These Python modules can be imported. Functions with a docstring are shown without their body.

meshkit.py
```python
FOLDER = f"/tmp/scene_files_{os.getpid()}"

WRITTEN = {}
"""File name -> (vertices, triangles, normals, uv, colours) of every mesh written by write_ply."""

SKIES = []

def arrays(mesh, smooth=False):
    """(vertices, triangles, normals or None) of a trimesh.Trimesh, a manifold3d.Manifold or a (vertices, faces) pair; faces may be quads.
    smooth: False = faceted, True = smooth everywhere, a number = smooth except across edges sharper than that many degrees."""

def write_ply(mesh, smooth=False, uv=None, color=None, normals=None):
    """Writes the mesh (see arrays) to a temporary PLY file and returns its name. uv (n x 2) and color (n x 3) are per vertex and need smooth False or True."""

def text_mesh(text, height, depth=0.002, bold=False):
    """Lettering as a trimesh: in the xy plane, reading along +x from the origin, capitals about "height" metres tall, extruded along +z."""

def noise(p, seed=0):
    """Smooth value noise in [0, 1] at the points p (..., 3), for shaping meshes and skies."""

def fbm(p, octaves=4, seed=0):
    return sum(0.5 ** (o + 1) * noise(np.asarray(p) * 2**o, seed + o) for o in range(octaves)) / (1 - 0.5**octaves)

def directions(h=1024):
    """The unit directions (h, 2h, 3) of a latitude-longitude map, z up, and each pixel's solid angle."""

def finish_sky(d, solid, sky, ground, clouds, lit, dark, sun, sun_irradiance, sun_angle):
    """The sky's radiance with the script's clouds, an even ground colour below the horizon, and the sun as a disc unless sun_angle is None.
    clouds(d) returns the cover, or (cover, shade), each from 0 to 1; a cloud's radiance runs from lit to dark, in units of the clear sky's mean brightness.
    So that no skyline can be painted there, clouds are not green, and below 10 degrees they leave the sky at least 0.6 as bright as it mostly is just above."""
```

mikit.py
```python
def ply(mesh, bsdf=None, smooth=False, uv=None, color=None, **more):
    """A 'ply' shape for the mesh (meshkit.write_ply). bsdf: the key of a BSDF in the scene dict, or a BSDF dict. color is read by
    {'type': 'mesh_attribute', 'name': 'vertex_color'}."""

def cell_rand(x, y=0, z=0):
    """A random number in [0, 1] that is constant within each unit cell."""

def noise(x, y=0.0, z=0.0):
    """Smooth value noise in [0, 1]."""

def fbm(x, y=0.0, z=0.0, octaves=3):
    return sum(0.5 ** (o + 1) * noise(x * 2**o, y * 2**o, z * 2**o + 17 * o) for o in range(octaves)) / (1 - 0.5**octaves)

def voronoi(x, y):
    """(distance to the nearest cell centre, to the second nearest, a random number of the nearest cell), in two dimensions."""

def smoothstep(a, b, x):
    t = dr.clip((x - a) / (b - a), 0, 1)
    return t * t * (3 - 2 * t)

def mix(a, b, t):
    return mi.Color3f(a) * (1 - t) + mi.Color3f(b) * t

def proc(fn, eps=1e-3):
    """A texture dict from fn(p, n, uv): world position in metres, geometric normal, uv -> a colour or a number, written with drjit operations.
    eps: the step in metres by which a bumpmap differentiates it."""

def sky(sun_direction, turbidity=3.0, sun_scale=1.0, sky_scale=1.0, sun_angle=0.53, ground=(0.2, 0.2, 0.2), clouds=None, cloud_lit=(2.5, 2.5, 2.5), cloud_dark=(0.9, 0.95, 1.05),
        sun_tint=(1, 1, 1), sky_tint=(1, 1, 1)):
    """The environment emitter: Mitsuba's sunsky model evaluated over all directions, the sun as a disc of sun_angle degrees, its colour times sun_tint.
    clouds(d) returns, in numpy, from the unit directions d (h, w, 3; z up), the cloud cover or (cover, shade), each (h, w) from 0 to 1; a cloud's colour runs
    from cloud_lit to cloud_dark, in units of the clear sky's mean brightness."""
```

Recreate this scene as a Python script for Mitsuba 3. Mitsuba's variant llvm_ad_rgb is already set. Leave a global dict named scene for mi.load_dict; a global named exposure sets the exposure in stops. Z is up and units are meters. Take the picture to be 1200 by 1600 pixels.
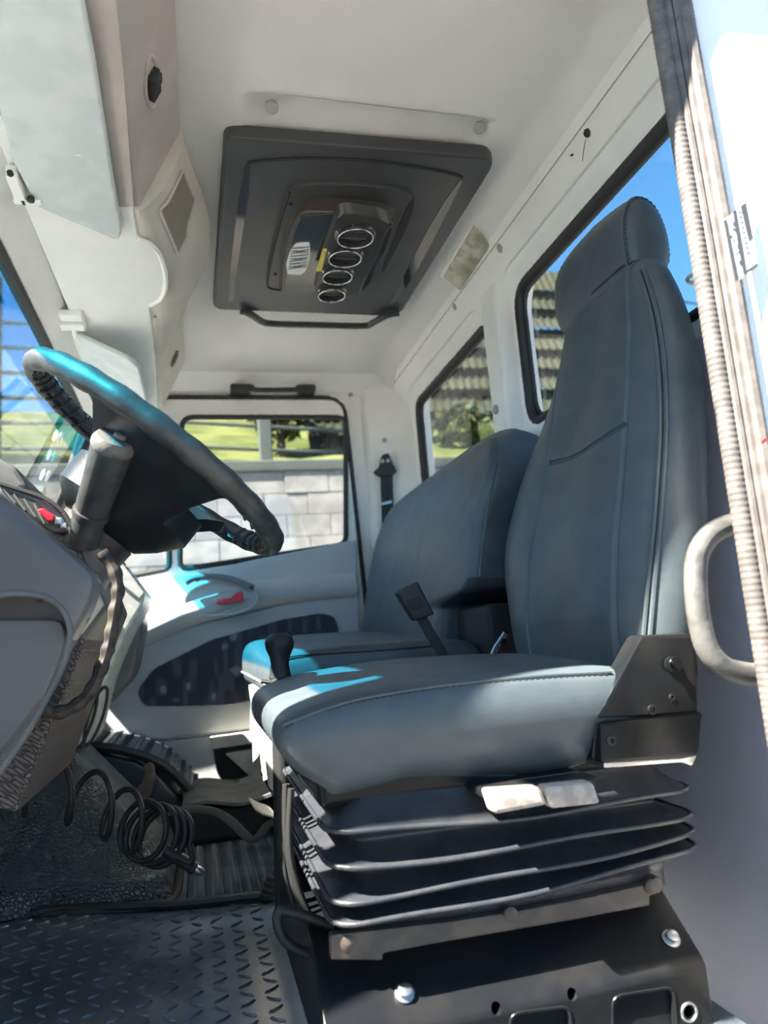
import math, random
import numpy as np, trimesh, shapely
import mitsuba as mi, drjit as dr
import mikit, meshkit
from mikit import proc, noise, fbm, voronoi, smoothstep, mix, cell_rand
from mitsuba import ScalarTransform4f as T4

random.seed(7); RNG = np.random.default_rng(7)
scene, labels = {}, {}

# ---------------------------------------------------------------- camera, sky, sun, exposure
exposure = 1.25
R_ = np.array([0.96762317, -0.23986128, -0.07856194]); U_ = np.array([0.03568372, -0.17812906, 0.98335991]); F_ = np.array([0.24986413, 0.95432521, 0.16380266])
EYE = np.array([0.0, 0.0, 0.5])            # x: to the rear of the truck, y: to the passenger side, z: up; cab floor at z = 0
FOCAL = 1147.5                             # in pixels of the 1200 x 1600 frame
scene['camera'] = {'type': 'thinlens', 'fov': math.degrees(2 * math.atan(600 / FOCAL)), 'fov_axis': 'x', 'near_clip': 0.05, 'far_clip': 300.0,
                   'aperture_radius': 0.0034, 'focus_distance': 1.25,
                   'to_world': T4().look_at(EYE.tolist(), (EYE + F_).tolist(), U_.tolist())}
SUN = np.array([-0.72, -0.23, 1.0])
scene['sky'] = mikit.sky(SUN, turbidity=2.6, sun_scale=14.0, sky_scale=3.6, sky_tint=(0.66, 1.08, 1.12), sun_tint=(0.90, 1.0, 1.12), sun_angle=0.6, ground=(0.10, 0.10, 0.098))

# ---------------------------------------------------------------- materials
def principled(key, color, rough=0.5, spec=0.5, metallic=0.0, bump=None, bscale=1.0, eps=1e-3, **kw):
    base = proc(color) if callable(color) else {'type': 'rgb', 'value': list(color)}
    d = {'type': 'principled', 'base_color': base, 'roughness': proc(rough) if callable(rough) else float(rough), 'specular': float(spec), 'metallic': float(metallic), **kw}
    if bump is not None:
        d = {'type': 'bumpmap', 'nested_texture': proc(bump, eps), 'scale': float(bscale), 'bsdf': d}
    scene[key] = {'type': 'twosided', 'bsdf': d}
    return key

def speckle(c0, c1, s, lo=0.35, hi=0.65):
    return lambda p, n, uv: mix(c0, c1, smoothstep(lo, hi, fbm(p.x * s, p.y * s, p.z * s, 4)))
def grainb(s):
    return lambda p, n, uv: noise(p.x * s, p.y * s, p.z * s) * 0.6 + noise(p.x * s * 2.1, p.y * s * 2.1, p.z * s * 2.1 + 5) * 0.4

PAINT = principled('m_paint', speckle((0.74, 0.73, 0.70), (0.80, 0.79, 0.76), 5), 0.38)
LINER = principled('m_liner', speckle((0.58, 0.57, 0.555), (0.63, 0.62, 0.605), 4), 0.62, 0.35)
SHELF = principled('m_shelf', speckle((0.74, 0.76, 0.74), (0.79, 0.80, 0.78), 6), 0.5)
CONSOLE = principled('m_console', speckle((0.33, 0.30, 0.285), (0.38, 0.345, 0.33), 9), 0.5, bump=grainb(900), bscale=0.0003)
POD = principled('m_pod', speckle((0.43, 0.41, 0.365), (0.47, 0.45, 0.40), 9), 0.55)
VISOR = principled('m_visor', speckle((0.46, 0.50, 0.515), (0.52, 0.555, 0.565), 22), 0.55, bump=grainb(120), bscale=0.0012)
GRILLE = principled('m_grille', (0.17, 0.155, 0.125), 0.6)
HATCH = principled('m_hatch', speckle((0.040, 0.044, 0.047), (0.050, 0.053, 0.055), 7), 0.36, 0.4, bump=grainb(1200), bscale=0.00012)
HATCHB = principled('m_hatch_brown', (0.060, 0.052, 0.050), 0.35)
GLOSS = principled('m_gloss', (0.025, 0.027, 0.028), 0.07, 0.7)
CHROME = principled('m_chrome', (0.62, 0.62, 0.60), 0.16, metallic=1.0)
STEEL = principled('m_steel', (0.50, 0.50, 0.50), 0.35, metallic=1.0)
RUBBER = principled('m_rubber', (0.016, 0.017, 0.018), 0.55)
SEALD = principled('m_seal', speckle((0.085, 0.075, 0.073), (0.12, 0.107, 0.102), 60), 0.6)
LEATHER = principled('m_leather', speckle((0.048, 0.064, 0.074), (0.056, 0.072, 0.082), 30), 0.42, 0.55, bump=grainb(700), bscale=0.00035)
STITCH = principled('m_stitch', (0.02, 0.025, 0.03), 0.6)
STITCHW = principled('m_stitch_white', (0.6, 0.62, 0.6), 0.7)
BELLOW = principled('m_bellows', speckle((0.022, 0.025, 0.032), (0.032, 0.034, 0.040), 35), 0.40, 0.55, bump=grainb(260), bscale=0.0005)
BLACKMETAL = principled('m_blackmetal', speckle((0.007, 0.008, 0.010), (0.012, 0.012, 0.013), 14), 0.28, 0.2)
STRAP = principled('m_strap', speckle((0.048, 0.040, 0.036), (0.085, 0.068, 0.057), 30), 0.55)
LEVER = principled('m_lever', speckle((0.26, 0.225, 0.205), (0.36, 0.31, 0.285), 80), 0.6)
DASHG = principled('m_dash', speckle((0.080, 0.076, 0.078), (0.105, 0.100, 0.102), 10), 0.42)
def crackle(s):
    def f(p, n, uv):
        a, b, c = voronoi(p.y * s + p.x * s * 0.35, p.z * s + p.x * s * 0.7)
        return smoothstep(0.0, 0.25, b - a)
    return f
DASHL = principled('m_dash_leather', (0.105, 0.088, 0.084), 0.5, bump=crackle(170), bscale=0.004, eps=4e-4)
TRIMG = principled('m_trim_metal', speckle((0.40, 0.42, 0.40), (0.50, 0.51, 0.48), 60), 0.35, metallic=0.35)
DARK = principled('m_dark', (0.010, 0.011, 0.012), 0.6)
MATR = principled('m_mat', speckle((0.045, 0.058, 0.076), (0.075, 0.088, 0.102), 12), 0.28, 0.7)
def pebble(p, n, uv):
    a, b, c = voronoi(p.x * 95 + p.z * 25, p.y * 95 + p.z * 75)
    return smoothstep(0.05, 0.5, b - a)
VINYL = principled('m_vinyl', speckle((0.075, 0.085, 0.095), (0.105, 0.112, 0.118), 14), 0.34, 0.55, bump=pebble, bscale=0.009, eps=4e-4)
DOORG = principled('m_door_trim', speckle((0.36, 0.39, 0.415), (0.41, 0.435, 0.455), 6), 0.5)
DOORG2 = principled('m_door_dark', (0.13, 0.15, 0.17), 0.5)
CLOTH = principled('m_door_cloth', lambda p, n, uv: mix((0.040, 0.046, 0.066), (0.30, 0.33, 0.38), smoothstep(0.80, 0.93, noise(p.x * 26, p.z * 26, 3.0)) * 0.55 + 0.12 * smoothstep(0.45, 0.7, noise(p.x * 60, p.z * 18, 8.0))), 0.85, 0.2)
RED = principled('m_red', (0.42, 0.008, 0.022), 0.4)
SKYLIT = principled('m_skylit', speckle((0.42, 0.45, 0.56), (0.46, 0.49, 0.60), 5), 0.45)  # lavender stands for blue sky light on the white wall
STALKM = principled('m_stalk', speckle((0.022, 0.026, 0.028), (0.034, 0.038, 0.040), 40), 0.45)
STRAPG = principled('m_strap_grey', (0.17, 0.165, 0.155), 0.7)
CORD = principled('m_cord', speckle((0.022, 0.018, 0.016), (0.045, 0.036, 0.03), 60), 0.6)
PILLARG = principled('m_pillar', (0.10, 0.105, 0.105), 0.4)
TEAL = principled('m_teal', (0.10, 0.55, 0.58), 0.5)
GREEN = principled('m_green', (0.08, 0.55, 0.28), 0.5)
RIDGE = principled('m_ridge', (0.035, 0.034, 0.034), 0.25)
GREYPL = principled('m_grey_plastic', speckle((0.075, 0.077, 0.08), (0.10, 0.10, 0.10), 30), 0.5)
WHEELM = principled('m_wheel', speckle((0.009, 0.012, 0.015), (0.014, 0.018, 0.021), 25), 0.32, 0.6, bump=grainb(800), bscale=0.0003)
RIM = principled('m_rim', speckle((0.020, 0.022, 0.023), (0.034, 0.036, 0.038), 40), 0.48, 0.7, bump=grainb(600), bscale=0.0004)
LENS = principled('m_lens', lambda p, n, uv: mix((0.25, 0.24, 0.165), (0.46, 0.45, 0.355), smoothstep(0.3, 0.7, fbm(p.x * 35, p.y * 35, p.z * 35, 4))), 0.25)
LABELW = principled('m_label_white', (0.75, 0.76, 0.76), 0.4)
YELLOW = principled('m_yellow', (0.78, 0.66, 0.12), 0.45)
BEIGE = principled('m_beige_cloth', speckle((0.60, 0.585, 0.51), (0.68, 0.66, 0.58), 40), 0.8, 0.2)
CURTAIN = principled('m_curtain', speckle((0.40, 0.39, 0.35), (0.50, 0.485, 0.44), 30), 0.8, 0.2)
HANDLE = principled('m_handle', speckle((0.045, 0.045, 0.046), (0.10, 0.098, 0.094), 26), 0.5, bump=grainb(160), bscale=0.0006)
PLUG = principled('m_plug', (0.27, 0.27, 0.265), 0.5)
WEB = principled('m_web', (0.025, 0.030, 0.032), 0.75)
BODY = principled('m_body', (0.86, 0.86, 0.86), 0.3)
INK = principled('m_ink', (0.06, 0.06, 0.065), 0.6)
CONCRETE = principled('m_concrete', speckle((0.15, 0.15, 0.147), (0.21, 0.208, 0.20), 5), 0.9, 0.2)
CONCRETE2 = principled('m_concrete_b', speckle((0.17, 0.168, 0.163), (0.23, 0.226, 0.216), 6), 0.9, 0.2)
GRASS = principled('m_grass', lambda p, n, uv: mix((0.024, 0.034, 0.007), (0.056, 0.064, 0.020), smoothstep(0.3, 0.7, fbm(p.x * 2.2, p.y * 2.2, p.z * 2.2, 5))), 0.9, 0.15)
LEAF = principled('m_leaf', speckle((0.018, 0.032, 0.009), (0.050, 0.068, 0.016), 3), 0.8, 0.2)
ROOFM = principled('m_roofsheet', speckle((0.020, 0.024, 0.016), (0.038, 0.041, 0.029), 1.5), 0.9, 0.1)
RAIL = principled('m_rail', (0.045, 0.055, 0.05), 0.6)
BARK = principled('m_bark', (0.09, 0.07, 0.05), 0.9)
ASPHALT = principled('m_asphalt', speckle((0.095, 0.094, 0.092), (0.135, 0.132, 0.128), 3), 0.9, 0.2)
scene['m_glass'] = {'type': 'thindielectric', 'int_ior': 1.5}
scene['m_glass_blue'] = {'type': 'thindielectric', 'int_ior': 1.5, 'specular_transmittance': {'type': 'rgb', 'value': [0.03, 0.52, 0.80]}}
GLASS, GLASSB = 'm_glass', 'm_glass_blue'

# ---------------------------------------------------------------- mesh helpers
def tm(v, f): return trimesh.Trimesh(np.asarray(v, float), np.asarray(f, int), process=False)
def cat(*ms):
    fl = []
    for m in ms: fl += list(m) if isinstance(m, (list, tuple)) else [m]
    return trimesh.util.concatenate(fl)
def fixw(m):
    if m.volume < 0: m.invert()
    return m
def rp(pts, r, n=5):
    """round the corners of a polygon; r is a number or a list"""
    P = np.asarray(pts, float); N = len(P); out = []
    for i in range(N):
        a, b, c = P[i - 1], P[i], P[(i + 1) % N]
        rr = r[i] if isinstance(r, (list, tuple)) else r
        la, lc = np.linalg.norm(a - b), np.linalg.norm(c - b)
        d = min(rr, la * 0.48, lc * 0.48)
        if d < 1e-6: out.append(b); continue
        p0, p1 = b + (a - b) / la * d, b + (c - b) / lc * d
        for t in np.linspace(0, 1, n): out.append((1 - t) ** 2 * p0 + 2 * t * (1 - t) * b + t * t * p1)
    return np.array(out)
def cr(pts, n=8, closed=False):
    """Catmull-Rom curve through the points"""
    P = np.asarray(pts, float); N = len(P); out = []
    seg = N if closed else N - 1
    for i in range(seg):
        if closed: a, b, c, d = P[(i - 1) % N], P[i], P[(i + 1) % N], P[(i + 2) % N]
        else: a, b, c, d = P[max(i - 1, 0)], P[i], P[i + 1], P[min(i + 2, N - 1)]
        for t in np.arange(n) / n:
            out.append(0.5 * (2 * b + (c - a) * t + (2 * a - 5 * b + 4 * c - d) * t * t + (3 * b - a - 3 * c + d) * t ** 3))
    if not closed: out.append(P[-1])
    return np.array(out)
def resample(P, n):
    P = np.vstack([P, P[:1]]); s = np.r_[0, np.cumsum(np.linalg.norm(np.diff(P, axis=0), axis=1))]
    t = np.linspace(0, s[-1], n, endpoint=False)
    return np.stack([np.interp(t, s, P[:, k]) for k in range(P.shape[1])], 1)
def loft(rings, caps=True):
    R = np.asarray(rings, float); L, N, _ = R.shape; v = R.reshape(-1, 3); f = []
    i = np.arange(N); j = (i + 1) % N
    for k in range(L - 1):
        a, b, c, d = k * N + i, k * N + j, (k + 1) * N + j, (k + 1) * N + i
        f += [np.stack([a, b, c], 1), np.stack([a, c, d], 1)]
    if caps:
        v = np.vstack([v, R[0].mean(0), R[-1].mean(0)]); c0, c1 = L * N, L * N + 1
        f += [np.stack([j, i, 0 * i + c0], 1), np.stack([(L - 1) * N + i, (L - 1) * N + j, 0 * i + c1], 1)]
    return fixw(tm(v, np.vstack(f)))
def tube(path, r, n=8, closed=False, flat=None, up=(0, 0, 1)):
    P = np.asarray(path, float); L = len(P)
    r = np.broadcast_to(np.asarray(r, float), (L,))
    Tn = np.gradient(P, axis=0) if not closed else np.roll(P, -1, 0) - np.roll(P, 1, 0)
    Tn /= np.linalg.norm(Tn, axis=1, keepdims=True) + 1e-12
    a = np.array(up, float) if flat else (np.array([0, 0, 1.0]) if abs(Tn[0][2]) < 0.8 else np.array([1.0, 0, 0]))
    rings = []; th = np.arange(n) * 2 * np.pi / n
    for k in range(L):
        if flat: a = np.array(up, float)
        b = a - Tn[k] * (a @ Tn[k]); b /= np.linalg.norm(b) + 1e-12
        c = np.cross(Tn[k], b); a = b
        fa = flat if flat else 1.0
        rings.append(P[k] + r[k] * (np.cos(th)[:, None] * b * fa + np.sin(th)[:, None] * c))
    if closed: return fixw(loft(rings + [rings[0]], caps=False))
    return loft(rings)
def prism(pts, o, u, v, d0, d1, bev=0.0, holes=()):
    """polygon in the plane (o, u, v), thick from d0 to d1 along u x v, with chamfered rims"""
    o, u, v = (np.asarray(q, float) for q in (o, u, v)); w = np.cross(u, v)
    P = np.asarray(pts, float)
    if shapely.Polygon(P).exterior.is_ccw is False: P = P[::-1]
    if holes or bev <= 0:
        m = trimesh.creation.extrude_polygon(shapely.Polygon(P, [np.asarray(h) for h in holes]).buffer(0), abs(d1 - d0), engine='earcut')
        q = m.vertices; q = o + q[:, :1] * u + q[:, 1:2] * v + (q[:, 2:] + min(d0, d1)) * w
        return fixw(tm(q, m.faces))
    e = np.roll(P, -1, 0) - P; e /= np.linalg.norm(e, axis=1, keepdims=True) + 1e-12
    nn = np.stack([e[:, 1], -e[:, 0]], 1); mt = nn + np.roll(nn, 1, 0); mt /= (np.linalg.norm(mt, axis=1, keepdims=True) + 1e-9)
    mt /= np.maximum((mt * nn).sum(1, keepdims=True), 0.5)
    d0, d1 = min(d0, d1), max(d0, d1)
    lev = [(d0, bev), (d0 + bev * 0.3, bev * 0.3), (d0 + bev, 0), (d1 - bev, 0), (d1 - bev * 0.3, bev * 0.3), (d1, bev)]
    rings = [[o + a * u + b * v + h * w for a, b in P - mt * ins] for h, ins in lev]
    R = np.array(rings); L, N, _ = R.shape; vv = R.reshape(-1, 3); f = []; i = np.arange(N); j = (i + 1) % N
    for k in range(L - 1): f += [np.stack([k * N + i, k * N + j, (k + 1) * N + j], 1), np.stack([k * N + i, (k + 1) * N + j, (k + 1) * N + i], 1)]
    tv, tf = trimesh.creation.triangulate_polygon(shapely.Polygon(P - mt * bev), engine='earcut')
    if len(tv) == N:
        f += [tf[:, ::-1], tf + (L - 1) * N]
        return fixw(tm(vv, np.vstack(f)))
    q = (P - mt * bev)
    from scipy.spatial import cKDTree
    idx = cKDTree(q).query(tv)[1]; tf = idx[tf]
    f += [tf[:, ::-1], tf + (L - 1) * N]
    return fixw(tm(vv, np.vstack(f)))
X, Y, Z = (1, 0, 0), (0, 1, 0), (0, 0, 1)
def prism_y(xz, y0, y1, bev=0.0, holes=()): return prism(xz, (0, 0, 0), X, Z, -y1, -y0, bev, holes)      # X x Z = -Y
def prism_x(yz, x0, x1, bev=0.0, holes=()): return prism(yz, (0, 0, 0), Y, Z, x0, x1, bev, holes)
def prism_z(xy, z0, z1, bev=0.0, holes=()): return prism(xy, (0, 0, 0), X, Y, z0, z1, bev, holes)
def rbox(lo, hi, r=0.003, n=1):
    lo, hi = np.asarray(lo, float), np.asarray(hi, float)
    s = trimesh.creation.icosphere(subdivisions=n, radius=r).vertices
    P = np.vstack([s + [x, y, z] for x in (lo[0] + r, hi[0] - r) for y in (lo[1] + r, hi[1] - r) for z in (lo[2] + r, hi[2] - r)])
    return trimesh.convex.convex_hull(P)
def lathe(prof, o=(0, 0, 0), axis=Z, n=24):
    """profile of (radius, height) turned about an axis through o"""
    ax = np.asarray(axis, float); ax = ax / np.linalg.norm(ax)
    b = np.cross(ax, (1, 0, 0) if abs(ax[0]) < 0.8 else (0, 1, 0)); b /= np.linalg.norm(b); c = np.cross(ax, b)
    th = np.arange(n) * 2 * np.pi / n; ring = np.cos(th)[:, None] * b + np.sin(th)[:, None] * c
    return loft([np.asarray(o, float) + max(r, 1e-5) * ring + h * ax for r, h in prof])
def sheet(G, t):
    """a solid sheet of thickness t under a grid of points"""
    G = np.asarray(G, float); H, W, _ = G.shape
    du, dv = np.gradient(G, axis=1), np.gradient(G, axis=0); n = np.cross(du, dv); n /= np.linalg.norm(n, axis=2, keepdims=True) + 1e-12
    B = G - n * t; v = np.vstack([G.reshape(-1, 3), B.reshape(-1, 3)]); K = H * W
    ii, jj = np.meshgrid(np.arange(H - 1), np.arange(W - 1), indexing='ij'); a = (ii * W + jj).ravel()
    f = [np.stack([a, a + 1, a + W + 1], 1), np.stack([a, a + W + 1, a + W], 1)]
    f += [q[:, ::-1] + K for q in f]
    rim = np.r_[np.arange(W - 1), W - 1 + W * np.arange(H - 1), K - 1 - np.arange(W - 1), (W * (H - 1)) - W * np.arange(H - 1)]
    r2 = np.roll(rim, -1)
    f += [np.stack([r2, rim, rim + K], 1), np.stack([r2, rim + K, r2 + K], 1)]
    return fixw(tm(v, np.vstack(f)))
def ell(c, rx, rz, n=28): t = np.arange(n) * 2 * np.pi / n; return np.stack([c[0] + rx * np.cos(t), c[1] + rz * np.sin(t)], 1)
def rrect(x0, x1, z0, z1, r, n=6): return rp([(x0, z0), (x1, z0), (x1, z1), (x0, z1)], r, n)
def dashes(P, step, length, r, off=(0, 0, 0)):
    P = np.asarray(P, float) + off; s = np.r_[0, np.cumsum(np.linalg.norm(np.diff(P, axis=0), axis=1))]; ms = []
    for a in np.arange(0, s[-1] - length, step):
        q = np.stack([np.interp([a, a + length * 0.5, a + length], s, P[:, k]) for k in range(3)], 1); ms.append(tube(q, [r * 0.7, r, r * 0.7], 5))
    return cat(ms)

# ---------------------------------------------------------------- scene helpers
def free(key):
    if key not in scene and not any(k.startswith(key + '__') for k in scene) and key not in labels: return key
    n = 1
    while True:
        k = f'{key}_{n:03d}'
        if k not in scene and not any(q.startswith(k + '__') for q in scene) and k not in labels: return k
        n += 1
def obj(name, mesh, m, parent=None, smooth=35, label=None, kind=None):
    key = free(f'{parent}__{name}' if parent else name)
    scene[key] = mikit.ply(mesh, m, smooth=smooth)
    if label or kind: labels[key] = {k: v for k, v in (('label', label), ('kind', kind)) if v}
    return key
def thing(name, label, category, group=None):
    key = free(name); labels[key] = {'label': label, 'category': category}
    if group: labels[key]['group'] = group
    return key
def tag(key, label, category, group=None):
    labels[key] = {**labels.get(key, {}), 'label': label, 'category': category}
    if group: labels[key]['group'] = group
    return key
def struct(name, mesh, m, label, smooth=35):
    k = obj(name, mesh, m, None, smooth); labels[k] = {'kind': 'structure', 'label': label}
    return k
def disc_on(c, n, r, t=0.004): 
    return lathe([(0.0001, -t), (r, -t), (r, t * 0.5), (r * 0.8, t), (0.0001, t)], c, n, 16)
import manifold3d as m3
def mani(m):
    m = m.copy(); m.merge_vertices(); return m3.Manifold(m3.Mesh(np.asarray(m.vertices, np.float32), np.asarray(m.faces, np.uint32)))
def diff(a, *bs):
    A = mani(a)
    for b in bs:
        B = mani(b)
        if A.status() != m3.Error.NoError or B.status() != m3.Error.NoError: print('BOOLEAN', A.status(), B.status())
        A = A - B
    q = A.to_mesh(); return tm(q.vert_properties[:, :3], q.tri_verts)

# ================================================================ the setting
# floor
struct('floor', rbox((-0.75, 0.70, -0.05), (0.63, 2.64, 0.0), 0.004), MATR, 'black rubber covered cab floor under the mats')

# ceiling: flat liner with a raised field around the roof unit and a cove to the rear
gx, gy = np.linspace(-0.36, 0.74, 111), np.linspace(0.72, 2.64, 193)
XX, YY = np.meshgrid(gx, gy)
def sst(a, b, t): t = np.clip((t - a) / (b - a), 0, 1); return t * t * (3 - 2 * t)
lift = 0.030 * sst(1.182 + 0.01 * (XX - 0.15), 1.205 + 0.01 * (XX - 0.15), YY) * (1 - 0.7 * sst(1.21, 1.32, YY)) * sst(0.10, 0.16, XX) * (1 - sst(0.56, 0.625, XX)) * (1 - sst(2.12, 2.2, YY))
ZZ = 1.478 + lift - 0.055 * np.clip((XX - 0.66) / 0.08, 0, 1) ** 2 - 0.06 * np.clip((YY - 2.42) / 0.2, 0, 1) ** 2 - 0.05 * np.clip((0.9 - YY) / 0.18, 0, 1) ** 2
struct('ceiling', sheet(np.stack([XX, YY, ZZ], 2)[::-1], 0.02), LINER, 'pale moulded headliner over the whole cab', 30)
struct('roof', rbox((-0.36, 0.66, 1.53), (0.90, 2.68, 1.56), 0.01), BODY, 'white outer roof skin above the headliner')
def plug(c, n, r, holder, m=PLUG): return obj('plug', disc_on(c, n, r), m, holder)
for p in [(0.1669,1.224,1.478),(0.5814,1.223,1.478)]: plug((p[0], p[1], p[2] + 0.006), (0, -0.5, -0.87), 0.0125, 'ceiling')

# rear wall with two windows
prof = [(0.700, 1.53), (0.706, 1.468), (0.722, 1.452), (0.736, 1.42), (0.752, 1.38), (0.770, 1.345), (0.788, 1.325), (0.792, 1.30), (0.792, -0.14), (0.775, -0.155), (0.60, -0.18), (0.60, -0.25), (0.86, -0.25), (0.86, 1.53)]
back = prism_y(rp(prof, 0.012, 4), 0.80, 2.64)
WIN = [(1.76, 2.447, 0.955, 1.318, 0.05), (0.86, 1.572, 0.968, 1.318, 0.062)]
cut = []
for y0, y1, z0, z1, r in WIN:
    rings = []
    for x, g in ((0.690, 0.045), (0.768, 0.045), (0.775, 0.038), (0.783, 0.016), (0.792, 0.004), (0.802, 0.0), (0.805, 0.0), (0.808, 0.05), (0.95, 0.06)):
        rings.append([(x, a, b) for a, b in rrect(y0 - g, y1 + g, z0 - g, z1 + g, r + g, 8)])
    cut.append(loft(rings))
wb = struct('wall_back', diff(back, *cut), PAINT, 'white painted rear wall of the cab with two windows', 25)
obj('pillar', prism_z(rp([(0.752, 1.612), (0.752, 1.700), (0.80, 1.722), (0.80, 1.596)], 0.012, 5), 0.90, 1.36, 0.006), PAINT, wb)
for c in [(0.745,2.621,1.421),(0.745,2.287,1.409),(0.745,1.853,1.405),(0.745,1.526,1.403)]: plug((0.7455, c[1], c[2]), (-0.88, 0, -0.47), 0.0125, wb)
plug([(0.751,1.666,1.039)][0], (-1, 0, 0), 0.013, wb)
c = [(0.742,1.103,1.4)][0]; obj('hole', disc_on((c[0] + 0.001, c[1], c[2]), (-0.88, 0, -0.47), 0.008), DARK, wb)
for c, q in zip([(0.742,1.11,1.422),(0.742,1.163,1.397)], (0.004, 0.002)): obj('hole', disc_on((c[0] + 0.001, c[1], c[2]), (-0.88, 0, -0.47), q), DARK, wb)
obj('scratch', tube([(0.742,1.11,1.391),(0.742,1.121,1.376),(0.742,1.13,1.36)], 0.0007, 5), DARK, wb)
obj('slot', rbox((0.760, 1.668, 1.385), (0.770, 1.674, 1.405), 0.002), DARK, wb)
obj('skylit_panel', prism_x(rrect(0.80, 1.62, -0.135, 0.925, 0.03), 0.780, 0.795, 0.006), SKYLIT, wb, label='added lower wall sheet tinted lavender for blue sky light')  # sheet added so the lower wall takes on a sky-lit tint
obj('seam', tube([(0.7365, y, 1.4165) for y in np.linspace(0.85, 2.6, 20)], 0.0012, 5), PLUG, wb)
for i, (y0, y1, z0, z1, r) in enumerate(WIN):
    k = struct(f'window_{i+1}', prism_x(rrect(y0 - 0.008, y1 + 0.008, z0 - 0.008, z1 + 0.008, r), 0.812, 0.8125) if False else
               tm([(0.812, a, b) for a, b in rrect(y0 - 0.008, y1 + 0.008, z0 - 0.008, z1 + 0.008, r, 8)], [(0, k_, k_ + 1) for k_ in range(1, 31)]), GLASS,
               ('small rear window behind the passenger bench', 'large rear window behind the driver seat')[i], False)
    ring = rrect(y0 - 0.001, y1 + 0.001, z0 - 0.001, z1 + 0.001, r, 10)
    obj('seal', tube([(0.801, a, b) for a, b in resample(ring, 120)], 0.0135, 8, True), RUBBER, k, label='black rubber window seal')
    ring = rrect(y0 + 0.012, y1 - 0.012, z0 + 0.012, z1 - 0.012, r - 0.01, 10)
    obj('inner_seal', tube([(0.809, a, b) for a, b in resample(ring, 120)], 0.006, 6, True), RUBBER, k)

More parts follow.
